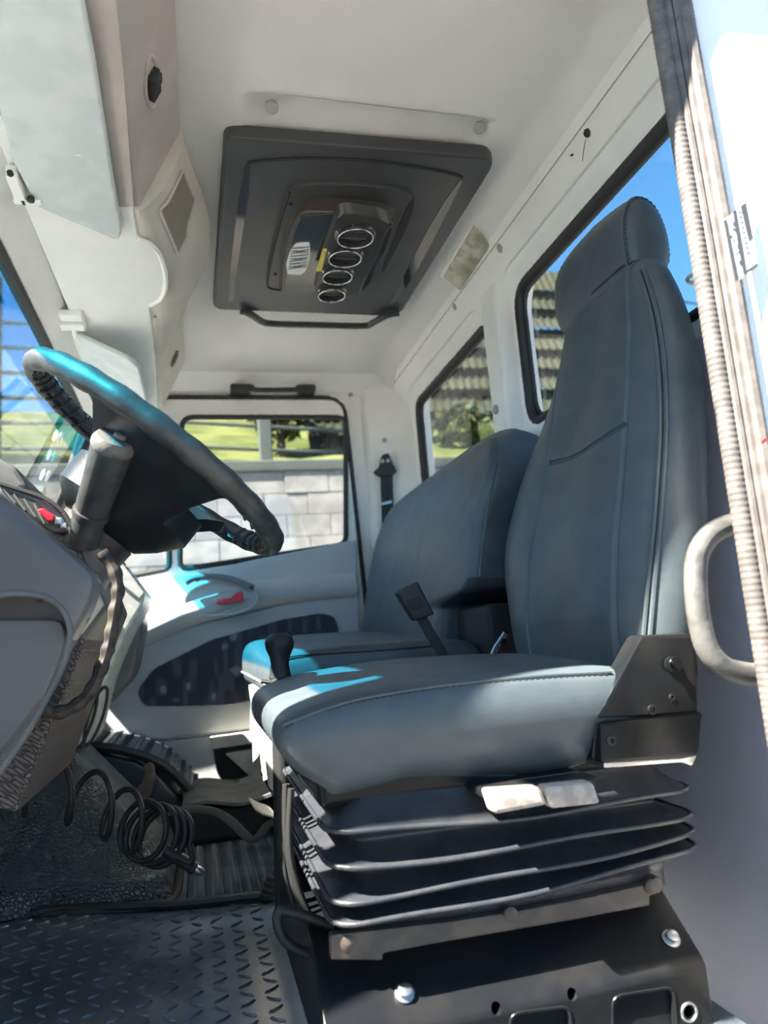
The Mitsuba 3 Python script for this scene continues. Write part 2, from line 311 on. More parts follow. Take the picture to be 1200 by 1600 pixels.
# passenger side wall, door and door glass
main = rp([(-0.0308,1.307),(0.5577,1.305),(0.5237,0.8297),(-0.0545,0.7695)], [0.04, 0.035, 0.03, 0.03], 6)
quart = rp([(-0.195, 1.31), (-0.082, 1.31), (-0.088, 0.775), (-0.395, 0.73)], [0.05, 0.05, 0.02, 0.02], 6)
opening = rp([(-0.255, 1.395), (0.565, 1.395), (0.603, 0.3), (0.60, 0.02), (-0.65, 0.02), (-0.49, 0.72)], [0.03, 0.07, 0.03, 0.05, 0.02, 0.02], 8)
wr = struct('wall_right', prism_y([(-0.80, -0.06), (0.84, -0.06), (0.84, 1.53), (-0.27, 1.53), (-0.31, 1.40), (-0.435, 1.0), (-0.52, 0.72), (-0.80, 0.60)], 2.60, 2.66, holes=[opening]), PAINT, 'white painted passenger side wall around the door', 25)
obj('post', prism_z(rp([(0.612, 2.61), (0.64, 2.575), (0.72, 2.56), (0.80, 2.50), (0.80, 2.61)], 0.015, 5), 0.0, 1.46, 0.004), PAINT, wr)
obj('header', prism_x(rp([(2.61, 1.40), (2.585, 1.40), (2.565, 1.425), (2.52, 1.47), (2.61, 1.49)], 0.012, 4), -0.36, 0.80, 0.003), PAINT, wr)
plug([(0.5849,2.588,1.396)][0], (0, -1, 0), 0.008, wr)
plug([(0.6947,2.56,1.21)][0], (0, -1, 0), 0.008, wr)
sk = tag(obj('door_seal', tube([(a, 2.592, b) for a, b in resample(rp([(-0.24, 1.383), (0.555, 1.383), (0.592, 0.3), (0.588, 0.03), (-0.60, 0.03), (-0.475, 0.74)], [0.03, 0.07, 0.03, 0.05, 0.02, 0.02], 8), 160)], 0.012, 8, True), RUBBER), 'black rubber seal strip framing the passenger door', 'door seal')
dp = rp([(-0.235, 1.372), (0.548, 1.372), (0.584, 0.3), (0.58, 0.045), (-0.60, 0.045), (-0.47, 0.74)], [0.03, 0.06, 0.03, 0.05, 0.02, 0.02], 8)
d1 = struct('door_1', prism_y(dp, 2.578, 2.605, holes=[main[::-1], quart[::-1]]), PAINT, 'closed white passenger door with grey trim')
for nm, poly in (('pane', main), ('quarter_pane', quart)):
    v, f = trimesh.creation.triangulate_polygon(shapely.Polygon(poly).buffer(0.006), engine='earcut')
    k = obj(nm, tm([(a, 2.592, b) for a, b in v], f), GLASS, d1, False)
    obj('pane_seal', tube([(a, 2.577, b) for a, b in resample(poly, 120)], 0.0095, 8, True), RUBBER, k)
up = rp([(0.558,0.8415),(0.1778,0.7854),(-0.0151,0.7501),(-0.2097,0.7295),(-0.3203,0.5956),(-0.2136,0.5465),(0.2346,0.6195),(0.551,0.6837)], 0.012)
obj('upper_trim', prism_y(up, 2.545, 2.58, 0.006), DOORG, d1, label='grey upper door trim')
arm = rp([(2.58, 0.735), (2.500, 0.715), (2.462, 0.695), (2.455, 0.665), (2.47, 0.64), (2.58, 0.615)], 0.012, 5)
rings = []
for x, dz, s in ((-0.36, -0.19, 0.9), (-0.2, -0.115, 1.0), (-0.05, -0.055, 1.0), (0.1, -0.018, 0.95), (0.25, 0.0, 0.7), (0.4, 0.005, 0.55), (0.54, 0.005, 0.5)):
    rings.append([(x, 2.58 + (a - 2.58) * s, b + dz) for a, b in arm])
obj('armrest', loft(rings), DOORG, d1)
lo = rp([(0.5556,0.6835),(0.2346,0.6195),(-0.2136,0.5465),(-0.3815,0.2278),(0.1322,0.2253),(0.5268,0.2387)], 0.012)
obj('lower_trim', prism_y(lo, 2.545, 2.58, 0.006), DOORG, d1)
cl = rp([(-0.1982,0.3831),(-0.1456,0.4489),(0.0389,0.5265),(0.2743,0.577),(0.4073,0.5894),(0.4558,0.5772),(0.4703,0.5256),(0.4524,0.3324),(0.2602,0.3231),(0.0714,0.3126),(-0.1779,0.3332)], 0.02)
obj('cloth_inset', prism_y(cl, 2.533, 2.55, 0.005), CLOTH, d1, label='dark blue mottled cloth inset')
kick = rp([(-0.3831,0.2209),(0.1323,0.2161),(0.5284,0.2313),(0.5764,-0.2171),(-0.3859,-0.0799)], 0.012)
obj('kick_panel', prism_y(kick, 2.555, 2.585, 0.005), DOORG, d1)
tr = rp([(-0.1868,0.6866),(-0.116,0.7447),(-0.0145,0.7536),(0.1925,0.7161),(0.2542,0.6692),(0.1877,0.62),(-0.02,0.5968),(-0.1893,0.5743)], 0.02)
# hollow behind the release handle: a raised oval lip on the trim
lip = cr([(-0.0415,2.475,0.6653),(0.0042,2.475,0.704),(0.0863,2.475,0.7137),(0.1683,2.475,0.6876),(0.1916,2.475,0.6501),(0.1545,2.475,0.6168),(0.0613,2.475,0.6045),(-0.0189,2.475,0.6204)], 5, True)
cup = obj('handle_cup', cat(tube(lip, 0.006, 6, True), prism_y(np.array(lip)[:, [0, 2]], 2.48, 2.50)), DOORG, d1)
obj('release_handle', prism_y(rp([(0.0543,0.6412),(0.0629,0.6551),(0.1036,0.6545),(0.1249,0.6719),(0.1436,0.6749),(0.1462,0.6413),(0.0824,0.6352)], 0.004), 2.447, 2.462, 0.003), RED, d1, label='red door release handle')
obj('pull_handle', tube(cr([(-0.0354,2.45,0.7146),(-0.005,2.45,0.7273),(0.0556,2.45,0.7279),(0.1163,2.45,0.7139),(0.181,2.45,0.6827)], 6), 0.011, 8), DOORG2, d1)
for q in [(0.0008,2.44,0.7198),(0.1721,2.44,0.6846)]: obj('screw', disc_on(q, (0, -1, 0), 0.006), DARK, d1)
pk = obj('door_pocket', prism_y(rp([(0.0287,0.2163),(0.3182,0.2262),(0.3067,0.0355),(0.0609,0.0657),(0.0386,0.1098)], 0.015), 2.515, 2.57, 0.006), DARK, d1, label='dark door pocket with a pale rim')
obj('pocket_rim', prism_y(rp([(0.0225,0.2192),(0.3157,0.2283),(0.3135,0.1917),(0.0291,0.1828)], 0.006), 2.49, 2.53, 0.005), BEIGE, pk)
obj('pocket_wedge', prism_y(rp([(0.068,0.1639),(0.3112,0.1768),(0.3042,0.0608),(0.1603,0.0664)], 0.006), 2.495, 2.52, 0.004), BEIGE, pk)  # pale wedge across the front of the dark pocket

# driver side: body pillar with outer skin, roof rail, sill
wl = struct('wall_left', prism_z(rp([(0.622, 0.712), (0.628, 0.684), (0.66, 0.668), (0.90, 0.665), (0.90, 0.80), (0.705, 0.80), (0.675, 0.775)], 0.008, 4), -0.35, 1.53, 0.004), BODY, 'white body side beside the driver door opening')
obj('roof_rail', prism_x(rp([(0.66, 1.53), (0.675, 1.46), (0.70, 1.435), (0.80, 1.455), (0.84, 1.53)], 0.01, 4), -0.40, 0.90, 0.003), BODY, wl)
obj('added_shade_rail', rbox((0.05, 0.620, 1.405), (0.64, 0.678, 1.43), 0.006), BODY, wl)  # unseen strip added to shade the upper end of the door seal
obj('added_shade_visor', rbox((-0.42, 0.545, 1.408), (0.10, 0.626, 1.420), 0.004), RUBBER, wl)  # unseen strip added to cut the lower edge of the cushion sun patch
obj('sill', rbox((-0.8, 0.66, -0.35), (0.66, 0.72, -0.06), 0.01), BODY, wl)
obj('front_pillar', loft([[(x + a, y, z) for a, y in rrect(-0.03, w_, 0.67, 0.735, 0.012)] for x, z, w_ in ((-0.40, 1.50, 0.17), (-0.512, 1.22, 0.23), (-0.525, 1.19, 0.22), (-0.535, 1.165, 0.0), (-0.60, 1.0, 0.0), (-0.72, 0.70, 0.0), (-0.78, -0.3, 0.0))]), BODY, wl)  # driver pillar, out of view; upper flare added to shade part of the cushion
obj('front_pillar', loft([[(x + a, y, z) for a, y in rrect(-0.045, 0.045, 2.57, 2.635, 0.015)] for x, z in ((-0.255, 1.50), (-0.405, 1.0), (-0.50, 0.70), (-0.62, -0.3))]), PILLARG, wl)

# the driver door, swung open beside the camera
da_ = math.radians(66); dd_ = np.array([math.cos(da_), -math.sin(da_), 0]); dorg = np.array([-0.47, 0.665, 0])
dpo = rp([(0.0, -0.30), (0.95, -0.30), (0.98, 0.72), (0.93, 1.36), (0.17, 1.36), (0.0, 0.74)], 0.04)
dwi = rp([(0.10, 0.78), (0.90, 0.78), (0.86, 1.29), (0.23, 1.29)], 0.04)
d2 = struct('door_2', prism(dpo, dorg, dd_, Z, -0.03, 0.03, 0, [dwi[::-1]]), BODY, 'open white driver door swung out beside the camera')
v, f = trimesh.creation.triangulate_polygon(shapely.Polygon(dwi).buffer(0.006), engine='earcut')
obj('pane', tm([dorg + a * dd_ + b * np.array(Z) for a, b in v], f), GLASS, d2, False)

# front: windscreen, header, cowl
def ws(y, z): return (-0.330 - (1.25 - z) * 0.42, y, z)
BAND = 1.15
wf = struct('window_3', tm([ws(0.72, 0.60), ws(2.565, 0.60), ws(2.565, BAND), ws(0.72, BAND)], [(0, 1, 2), (0, 2, 3)]), GLASS, 'sloping windscreen in front of the dash', False)
obj('tint_band', tm([ws(0.72, BAND), ws(2.565, BAND), ws(2.565, 1.30), ws(0.72, 1.30)], [(0, 1, 2), (0, 2, 3)]), GLASSB, wf, False, label='blue tinted band along the top of the windscreen')
obj('seal', tube([ws(0.70, 1.247), ws(1.6, 1.247), ws(2.62, 1.247)], 0.014, 8), RUBBER, wf)
obj('seal', tube([(-0.335 - (1.25 - z) * 0.42, 2.562, z) for z in (1.27, 1.0, 0.62)], 0.013, 8), RUBBER, wf)
struct('wall_front', cat(prism_y(rp([(-0.27, 1.305), (-0.318, 1.248), (-0.345, 1.262), (-0.42, 1.56), (-0.20, 1.53)], 0.006), 0.70, 2.62, 0.002),
                         rbox((-0.80, 0.68, -0.06), (-0.74, 2.64, 0.62), 0.01), rbox((-0.80, 0.68, 0.58), (-0.52, 2.64, 0.62), 0.01)), PAINT, 'white windscreen header and bulkhead', 30)

# ================================================================ driver seat
ds = thing('driver_seat', 'black leather driver seat with headrest on a pleated rubber suspension and steel box', 'seat')
ip = np.interp
def bk_front(z): return ip(z, [0.40, 0.48, 0.56, 0.64, 0.74, 0.83, 0.92, 0.99, 1.07], [0.578, 0.590, 0.606, 0.625, 0.648, 0.664, 0.674, 0.680, 0.690])
def bk_rear(z): return ip(z, [0.40, 0.475, 0.645, 0.85, 1.0, 1.07], [0.668, 0.678, 0.716, 0.745, 0.745, 0.738])
def bk_near(z): return ip(z, [0.40, 0.48, 0.60, 0.75, 0.85, 0.93, 1.00, 1.07], [0.905, 0.892, 0.882, 0.880, 0.884, 0.893, 0.912, 0.945])
def bk_far(z): return ip(z, [0.40, 0.51, 0.60, 0.67, 0.76, 0.83, 0.90, 0.98, 1.07], [1.29, 1.345, 1.40, 1.418, 1.385, 1.325, 1.245, 1.20, 1.165])
def soft(fn, w=0.035):
    return lambda z: np.mean([fn(z + a) for a in np.linspace(-w, w, 7)])
bk_front, bk_rear, bk_near, bk_far = map(soft, (bk_front, bk_rear, bk_near, bk_far))
def crown(y, z):
    a, b = bk_near(z), bk_far(z); t = np.clip((y - a) / (b - a), 0, 1)
    bul = 0.036 * ip(z, [0.40, 0.5, 0.62, 0.75, 0.95, 1.07], [0.9, 1.25, 1.3, 1.0, 0.45, 0.2])
    return bul * (1 - (2 * t - 1) ** 4) - 0.010 * np.exp(-((t - 0.5) / 0.16) ** 2)
SEAM1 = lambda z: ip(z, [0.42, 0.50, 0.62, 0.75, 0.86, 0.95, 1.05], [0.936, 0.936, 0.940, 0.944, 0.945, 0.944, 0.955])
SEAM2 = lambda z: ip(z, [0.42, 0.50, 0.62, 0.72, 0.86, 0.95, 1.05], [1.182, 1.195, 1.208, 1.200, 1.192, 1.190, 1.150])
def yoke(y): return 0.784 - 0.012 * np.sin(np.clip((y - 0.944) / 0.25, 0, 1) * np.pi)
rings = []
zt = 1.068
zs = np.r_[np.linspace(0.405, 1.02, 250), zt - 0.048 + 0.048 * np.sin(np.linspace(0.06, 1.0, 16) * np.pi / 2)]
for z in zs:
    q = max(0.0, (z - (zt - 0.048)) / 0.048); ins = 0.042 * (1 - math.sqrt(max(0.0, 1 - q * q)))
    a, b = bk_near(z) + ins * 1.2, bk_far(z) - ins * 1.2; xf, xr = bk_front(z) + ins, bk_rear(z) - ins
    r = min(0.030, (xr - xf) * 0.45)
    P = rp([(a, xf), (b, xf), (b - 0.03, xr), (a, xr)], [r * 0.8, r, r, r], 12)
    n1 = 150
    # even spacing along the front face, coarser behind
    P = resample(P, 470)
    dep = np.clip((xr - P[:, 1]) / (xr - xf), 0, 1); dep = dep * dep * (3 - 2 * dep)
    cx = crown(P[:, 0], z)
    g = 0.0060 * np.exp(-((P[:, 0] - SEAM1(z)) / 0.0026) ** 2) + 0.0060 * np.exp(-((P[:, 0] - SEAM2(z)) / 0.0026) ** 2)
    if True:
        ins_ = (P[:, 0] > SEAM1(z)) & (P[:, 0] < SEAM2(z))
        g = np.maximum(g, np.where(ins_, 0.0065 * np.exp(-((z - yoke(P[:, 0])) / 0.0028) ** 2), 0))
    side = np.clip((P[:, 1] - xf) / (xr - xf), 0, 1)
    bul = 0.012 * np.sin(np.pi * side) * np.where(P[:, 0] < (a + b) / 2, -1, 1) * (np.abs(P[:, 0] - (a + b) / 2) > (b - a) / 2 - 0.03)
    rings.append(np.stack([P[:, 1] - cx * dep + g * (dep > 0.5), P[:, 0] + bul, np.full(len(P), z)], 1))
back_key = obj('backrest', loft(rings), LEATHER, ds, 45)
pz = np.linspace(0.47, 1.025, 60)
pip = np.array([(bk_front(z) + 0.004, bk_near(z) + 0.0005, z) for z in pz])
obj('piping', tube(pip, 0.0042, 8), LEATHER, back_key)
obj('piping', tube(pip + [-0.0075, 0.004, 0], 0.0036, 8), LEATHER, back_key)
obj('stitching', dashes(pip, 0.0095, 0.0062, 0.0011, (0.011, -0.0035, 0)), STITCH, back_key, kind='stuff')
# headrest
prof = cr([(0.712, 1.043), (0.700, 1.075), (0.699, 1.125), (0.708, 1.175), (0.728, 1.206), (0.752, 1.210), (0.775, 1.190), (0.789, 1.14), (0.787, 1.085), (0.770, 1.046), (0.742, 1.034)], 6, True)
rings = []; cen = np.array([0.745, 1.122])
for y, s in zip(np.r_[0.9645, 0.966, 0.969, 0.974, 0.982, 0.993, 1.008, 1.03, 1.06, 1.10, 1.14, 1.175, 1.20, 1.22, 1.235, 1.245, 1.251, 1.254], (0.25, 0.50, 0.66, 0.78, 0.87, 0.925, 0.958, 0.98, 0.995, 1.0, 0.998, 0.985, 0.955, 0.91, 0.83, 0.70, 0.5, 0.25)):
    P = cen + (resample(prof, 64) - cen) * s
    rings.append(np.stack([P[:, 0], np.full(64, y), P[:, 1] - 0.10 * (1.1 - y) * (y < 1.1)], 1))
hk = obj('headrest', loft(rings), LEATHER, ds, 60)
P = cen + (resample(prof, 64) - cen) * 0.90; P = np.stack([P[:, 0], np.full(64, 0.986), P[:, 1] - 0.0114], 1)
obj('piping', tube(P[4:50], 0.003, 6), LEATHER, hk)
P = cen + (resample(prof, 64) - cen) * 0.885; P = np.stack([P[:, 0], np.full(64, 0.980), P[:, 1] - 0.012], 1)
obj('stitching', dashes(P[4:50], 0.009, 0.006, 0.0010), STITCH, hk, kind='stuff')
obj('post', cat(tube([(0.745, 1.04, 0.98), (0.745, 1.04, 1.08)], 0.006, 8), tube([(0.745, 1.16, 0.98), (0.745, 1.16, 1.08)], 0.006, 8)), STEEL, hk)
# cushion
prof = cr([(0.136, 0.328), (0.106, 0.350), (0.083, 0.380), (0.085, 0.405), (0.112, 0.420), (0.18, 0.432), (0.30, 0.440), (0.42, 0.438), (0.52, 0.432), (0.585, 0.415), (0.600, 0.385), (0.560, 0.350), (0.495, 0.322), (0.47, 0.314), (0.43, 0.309), (0.36, 0.313), (0.29, 0.322), (0.235, 0.327), (0.20, 0.322), (0.15, 0.318)], 7, True)
prof = resample(prof, 150); rings = []; cen = np.array([0.335, 0.376])
ys = [(0.8625, 0.050), (0.8630, 0.040), (0.8640, 0.030), (0.8655, 0.0215), (0.868, 0.014), (0.871, 0.009), (0.876, 0.0050), (0.883, 0.0020), (0.893, 0.0004), (0.905, 0.0)]
ys += [(y, 0.0) for y in np.linspace(0.93, 1.32, 14)] + [(1.335, 0.0015), (1.35, 0.006), (1.36, 0.013), (1.367, 0.024), (1.37, 0.040)]
for y, i in ys:
    P = cen + (prof - cen) * [1 - i / 0.25, 1 - i / 0.055]
    t = np.clip((y - 0.87) / 0.5, 0, 1); up = np.clip((P[:, 1] - 0.36) / 0.07, 0, 1)
    P = P + np.stack([0 * t * P[:, 0], up * (0.016 * math.sin(math.pi * min(1, t * 0.9) ) * 1.0 + 0.004 * t)], 1)
    under = (1 - np.clip((P[:, 1] - 0.31) / 0.08, 0, 1))
    y2 = y + 0.024 * under ** 1.3 * (y < 0.905) * (1 if y < 0.893 else 0.5)
    rings.append(np.stack([P[:, 0] + (1 - up) * 0, np.full(len(P), 0.0) + y2, P[:, 1]], 1))
ck = obj('cushion', loft(rings), LEATHER, ds, 60)
stp = cr([(0.0901,0.874,0.4068),(0.1179,0.874,0.4146),(0.1485,0.874,0.4217),(0.1795,0.874,0.4267),(0.2268,0.874,0.4303),(0.2754,0.874,0.4326),(0.3253,0.874,0.4333),(0.3765,0.874,0.4333),(0.429,0.874,0.4325),(0.4828,0.874,0.4301),(0.515,0.874,0.4289)], 4)
obj('piping', tube(stp, 0.0022, 6), LEATHER, ck)
obj('stitching', dashes(stp, 0.008, 0.005, 0.0009, (0, -0.002, -0.003)), STITCH, ck, kind='stuff')
obj('pan', rbox((0.13, 0.905, 0.30), (0.58, 1.34, 0.345), 0.012), BLACKMETAL, ds)
# bracket at the backrest hinge
bp = rp([(0.5606,0.4727),(0.6304,0.4698),(0.6381,0.4634),(0.6372,0.4186),(0.6279,0.3648),(0.4833,0.3741),(0.4802,0.3775)], [0.006, 0.012, 0.01, 0.004, 0.003, 0.003, 0.004])
bk = obj('hinge_bracket', prism_y(bp, 0.862, 0.90, 0.005), BLACKMETAL, ds)
obj('foot_plate', prism_y(rp([(0.4794,0.3714),(0.6294,0.3679),(0.6146,0.316),(0.5895,0.3133),(0.474,0.3213)], [0.004, 0.003, 0.01, 0.004, 0.006]), 0.855, 0.90, 0.006), BLACKMETAL, bk)
obj('slide_rail', prism_y(rp([(0.4818,0.3224),(0.6166,0.3156),(0.6066,0.3024),(0.5925,0.3088),(0.4807,0.3148)], 0.003), 0.862, 0.93, 0.002), STEEL, bk)
cb = [(0.5961,0.86,0.432)][0]
obj('bolt', cat(lathe([(0.0001, 0), (0.0105, 0), (0.0105, 0.004), (0.006, 0.006), (0.006, 0.016), (0.0001, 0.016)], (cb[0], 0.863, cb[2]), (0, -1, 0), 16), tube([(cb[0] + 0.0085 * math.cos(t), 0.852, cb[2] + 0.0085 * math.sin(t)) for t in np.linspace(0, 6.28, 20)], 0.0012, 5)), BLACKMETAL, bk)
for px_, r in zip([(0.559,0.856,0.3775),(0.5903,0.856,0.3904),(0.4915,0.856,0.3478)], (0.006, 0.004, 0.006)):
    obj('bolt_hole', cat(lathe([(r * 0.6, -0.001), (r * 0.6, 0.0015), (r, 0.0015), (r * 1.15, -0.001), (0.0001, -0.001)], (px_[0], 0.8615 if px_[2] > 0.36 else 0.8545, px_[2]), (0, -1, 0), 16)), DARK, bk)
# pleated bellows
RZL, RZR = [0.282, 0.243, 0.207, 0.181], [0.270, 0.240, 0.217, 0.198]
VZL, VZR = [0.330, 0.262, 0.226, 0.194, 0.166], [0.310, 0.254, 0.228, 0.207, 0.165]
rings = []
for k in range(4):
    seq = [(t, 0) for t in np.linspace(0, 1, 14)[:-1]]
    for a, b in ((0, 1), (1, 0)):
        for t in np.linspace(0, 1, 13)[:-1]:
            s = t if a == 0 else 1 - t
            o = 0.040 * (s ** 1.5)
            if a == 0: zl, zr = VZL[k] + (RZL[k] - VZL[k]) * t ** 0.85, VZR[k] + (RZR[k] - VZR[k]) * t ** 0.85
            else: zl, zr = RZL[k] + (VZL[k + 1] - RZL[k]) * t ** 1.5, RZR[k] + (VZR[k + 1] - RZR[k]) * t ** 1.5
            o = min(o, 0.0385)
            P = resample(rp([(0.172 - o, 0.912 - o), (0.582 + o, 0.912 - o), (0.582 + o, 1.33 + o), (0.172 - o, 1.33 + o)], 0.016 + o * 0.7, 8), 160)
            t_ = np.clip((P[:, 0] - 0.12) / 0.48, 0, 1)
            wav = (-0.006 * np.sin(np.pi * t_) + 0.0022 * np.sin(9 * t_ + 2.1 * k)) * s
            rings.append(np.stack([P[:, 0], P[:, 1], zl + (zr - zl) * t_ + wav], 1))
P = rings[-1].copy(); P[:, 2] -= 0.02; rings.append(P)
bl = obj('suspension_bellows', loft(rings), BELLOW, ds, 50)
for k in range(4):
    j = int(np.argmin([abs(R_1[:, 1].min() - (0.912 - 0.0385)) + abs(np.median(R_1[:, 2]) - 0.5 * (RZL[k] + RZR[k]) + 0.004) for R_1 in rings]))
    obj('fold_rim', tube(rings[j], 0.0032, 7, True), BELLOW, bl, 60)
st = rp([(0.1329,0.1685),(0.1666,0.1664),(0.2757,0.1597),(0.3581,0.1573),(0.4448,0.1577),(0.5361,0.1603),(0.5579,0.1678),(0.5646,0.1622),(0.5603,0.1473),(0.5432,0.1461),(0.5415,0.1349),(0.4417,0.135),(0.2736,0.1381),(0.1919,0.1387),(0.1913,0.1313),(0.1312,0.1424)], 0.003)
sk = obj('clamp_strip', prism_y(st, 0.897, 0.912, 0.0025), STRAP, ds)
for q in [(0.1511,0.895,0.1568),(0.3519,0.895,0.1564),(0.545,0.895,0.158)]: obj('rivet', lathe([(0.0001, -0.002), (0.0085, -0.002), (0.0085, 0.002), (0.006, 0.004), (0.0001, 0.0045)], (q[0], 0.8965, q[2]), (0, -1, 0), 16), STRAP, sk)
lv = obj('lever_mount', rbox((0.315, 0.845, 0.300), (0.46, 0.93, 0.312), 0.004), BLACKMETAL, ds)
obj('lever', prism_y(rp([(0.3103,0.3159),(0.3787,0.3116),(0.3842,0.2902),(0.3175,0.2884)], 0.006), 0.826, 0.850, 0.005), LEVER, ds, label='pale beige release lever')
obj('lever', prism_y(rp([(0.3803,0.3114),(0.4458,0.3092),(0.4523,0.2829),(0.3877,0.2855)], 0.006), 0.826, 0.850, 0.005), LEVER, ds, label='pale beige release lever')
# steel box under the suspension
bx = prism_x(rp([(0.872, -0.10), (0.872, 0.066), (0.880, 0.076), (0.948, 0.132), (0.962, 0.138), (1.36, 0.138), (1.36, -0.10)], [0.006, 0.006, 0.006, 0.006, 0.008, 0.02, 0.006], 5), 0.118, 0.594, 0.003)
cutr = prism_x([(0.84, 0.072), (0.96, 0.145), (0.84, 0.16)], 0.5, 0.7)
hole = [lathe([(0.0065, -0.05), (0.0065, 0.02)], (q[0], 0.872, q[2]), (0, -1, 0), 16) for q in [(0.4103,0.872,0.0653),(0.3149,0.872,0.0674),(0.5601,0.872,0.0193)]]
pan = [prism(rp(pp, 0.012), (0, 0, 0), X, Z, -0.878, -0.86) for pp in ([(0.4634,0.0521),(0.5416,0.0484),(0.5345,-0.0587),(0.4499,-0.0511)], [(0.3321,0.0581),(0.4028,0.053),(0.3982,-0.0435),(0.3211,-0.0368)])]
bxk = obj('base_box', diff(bx, *hole, *pan), BLACKMETAL, ds, 28)
for pp in ([(0.4611,0.0546),(0.5446,0.05),(0.5371,-0.0592),(0.4475,-0.0506)], [(0.33,0.0605),(0.4055,0.0545),(0.4006,-0.044),(0.3188,-0.0364)]):
    obj('pressed_rim', tube([(a, 0.8725, b) for a, b in resample(rp(pp, 0.012), 60)], 0.0022, 6, True), BLACKMETAL, bxk)
obj('hole_rim', tube([([(0.5601,0.872,0.0193)][0][0] + 0.010 * math.cos(t), 0.871, [(0.5601,0.872,0.0193)][0][2] + 0.010 * math.sin(t)) for t in np.linspace(0, 6.28, 24)], 0.0018, 6), STEEL, bxk)
nrm = np.array([0, -0.056, 0.068]); nrm /= np.linalg.norm(nrm)
for q in [(0.5651,0.8981,0.0909),(0.214,0.8989,0.0916)]:
    obj('bolt', lathe([(0.0001, 0), (0.0115, 0), (0.0115, 0.003), (0.008, 0.0035), (0.008, 0.010), (0.006, 0.011), (0.0001, 0.011)], q, nrm, 14), STEEL, bxk)

# ================================================================ passenger bench
pb = thing('passenger_bench', 'dark leather passenger bench with a wide backrest behind the driver seat', 'seat')
prof = cr([(0.175, 0.395), (0.150, 0.385), (0.133, 0.400), (0.127, 0.44), (0.138, 0.468), (0.17, 0.480), (0.28, 0.487), (0.45, 0.483), (0.56, 0.470), (0.58, 0.42), (0.50, 0.385), (0.3, 0.38)], 7, True)
prof = resample(prof, 110); cen = np.array([0.34, 0.43]); rings = []
for y, i in [(1.478, 0.045), (1.479, 0.03), (1.482, 0.018), (1.488, 0.009), (1.497, 0.003), (1.51, 0.0)] + [(y, 0) for y in np.linspace(1.6, 2.38, 16)] + [(2.42, 0.004), (2.44, 0.012), (2.447, 0.03)]:
    P = cen + (prof - cen) * [1 - i / 0.25, 1 - i / 0.06]
    up = np.clip((P[:, 1] - 0.43) / 0.05, 0, 1); t = (y - 1.5) / 0.95
    rings.append(np.stack([P[:, 0], np.full(len(P), y), P[:, 1] + up * (0.032 * sst(0, 0.8, t))], 1))
pc = obj('cushion', loft(rings), LEATHER, pb, 60)
obj('seam', tube(cr([(0.1523,1.482,0.468),(0.1944,1.482,0.4719),(0.2588,1.482,0.4704),(0.3648,1.482,0.468),(0.4889,1.482,0.4684)], 5), 0.0018, 5), STITCH, pc)
hem = np.array([(0.1445, y, 0.392) for y in np.linspace(1.53, 2.42, 60)])
obj('hem_stitching', dashes(np.array([(0.1255, y, 0.42 - 0.0 * y) for y in np.linspace(1.53, 2.42, 80)]), 0.022, 0.012, 0.0022), STITCHW, pc, kind='stuff')
def b2f(z): return ip(z, [0.42, 0.53, 0.68, 0.80, 0.90, 0.96], [0.522, 0.535, 0.567, 0.600, 0.640, 0.672])
b2f = soft(b2f, 0.03)
zt = 0.945; rings = []
zs = np.r_[np.linspace(0.43, zt - 0.05, 70), zt - 0.05 + 0.05 * np.sin(np.linspace(0.05, 1, 14) * np.pi / 2)]
for z in zs:
    q = max(0.0, (z - (zt - 0.05)) / 0.05); ins = 0.05 * (1 - math.sqrt(max(0.0, 1 - q * q)))
    qs = max(0.0, (z - 0.80) / 0.145); qe = 0.10 * qs ** 2.2
    a = 1.404 + qe * 1.1 + ip(z, [0.43, 0.555, 0.575, 0.60, 0.70, 0.79], [0.22, 0.20, 0.06, 0.032, 0.028, 0.0]); b = 2.47 - qe * 1.0
    xf, xr = b2f(z) + ins, 0.775 - ins
    P = resample(rp([(a, xf), (b, xf), (b, xr), (a, xr)], [0.022, 0.04, 0.03, 0.03], 10), 320)
    dep = np.clip((xr - P[:, 1]) / (xr - xf), 0, 1); dep = dep * dep * (3 - 2 * dep)
    t = np.clip((P[:, 0] - a) / (b - a), 0, 1)
    cx = 0.018 * (1 - (2 * t - 1) ** 6); g = 0
    if 0.50 < z < 0.80:
        w = sst(0.50, 0.54, z) * (1 - sst(0.72, 0.8, z))
        for ym in (1.80, 1.92, 2.04, 2.16, 2.28): g = g + 0.0022 * w * np.exp(-((P[:, 0] - ym) / 0.006) ** 2)
    rings.append(np.stack([P[:, 1] - (cx - g) * dep, P[:, 0], np.full(len(P), z)], 1))
pk = obj('backrest', loft(rings), LEATHER, pb, 50)
pp = np.array([(b2f(z) + 0.008, 1.4045 + 0.11 * max(0.0, (z - 0.80) / 0.145) ** 2.2 + 0.0005, z) for z in np.linspace(0.6, 0.905, 40)])
obj('piping', tube(pp, 0.0028, 6), LEATHER, pk)
obj('gap_shade_block', rbox((0.575, 1.425, 0.05), (0.77, 2.40, 0.545), 0.01), DARK, pb)  # dark block added to stand for the black shade between the seats
obj('bench_frame', rbox((0.17, 1.56, 0.06), (0.56, 2.40, 0.385), 0.01), DARK, pb)
# cloth hanging from the front of the bench
rows = []
for v in np.linspace(0, 1, 26):
    rows.append([(0.118 + 0.012 * math.sin(u * 23) * v + 0.03 * v * (1 - u) + 0.006 * math.sin(u * 51 + 2), 1.525 + 0.36 * u, 0.405 - v * (0.20 + 0.02 * math.sin(u * 17) - 0.05 * u)) for u in np.linspace(0, 1, 50)])
obj('hanging_cloth', sheet(rows, 0.003), CURTAIN, pb, 60, label='pale cloth cover hanging below the cushion')

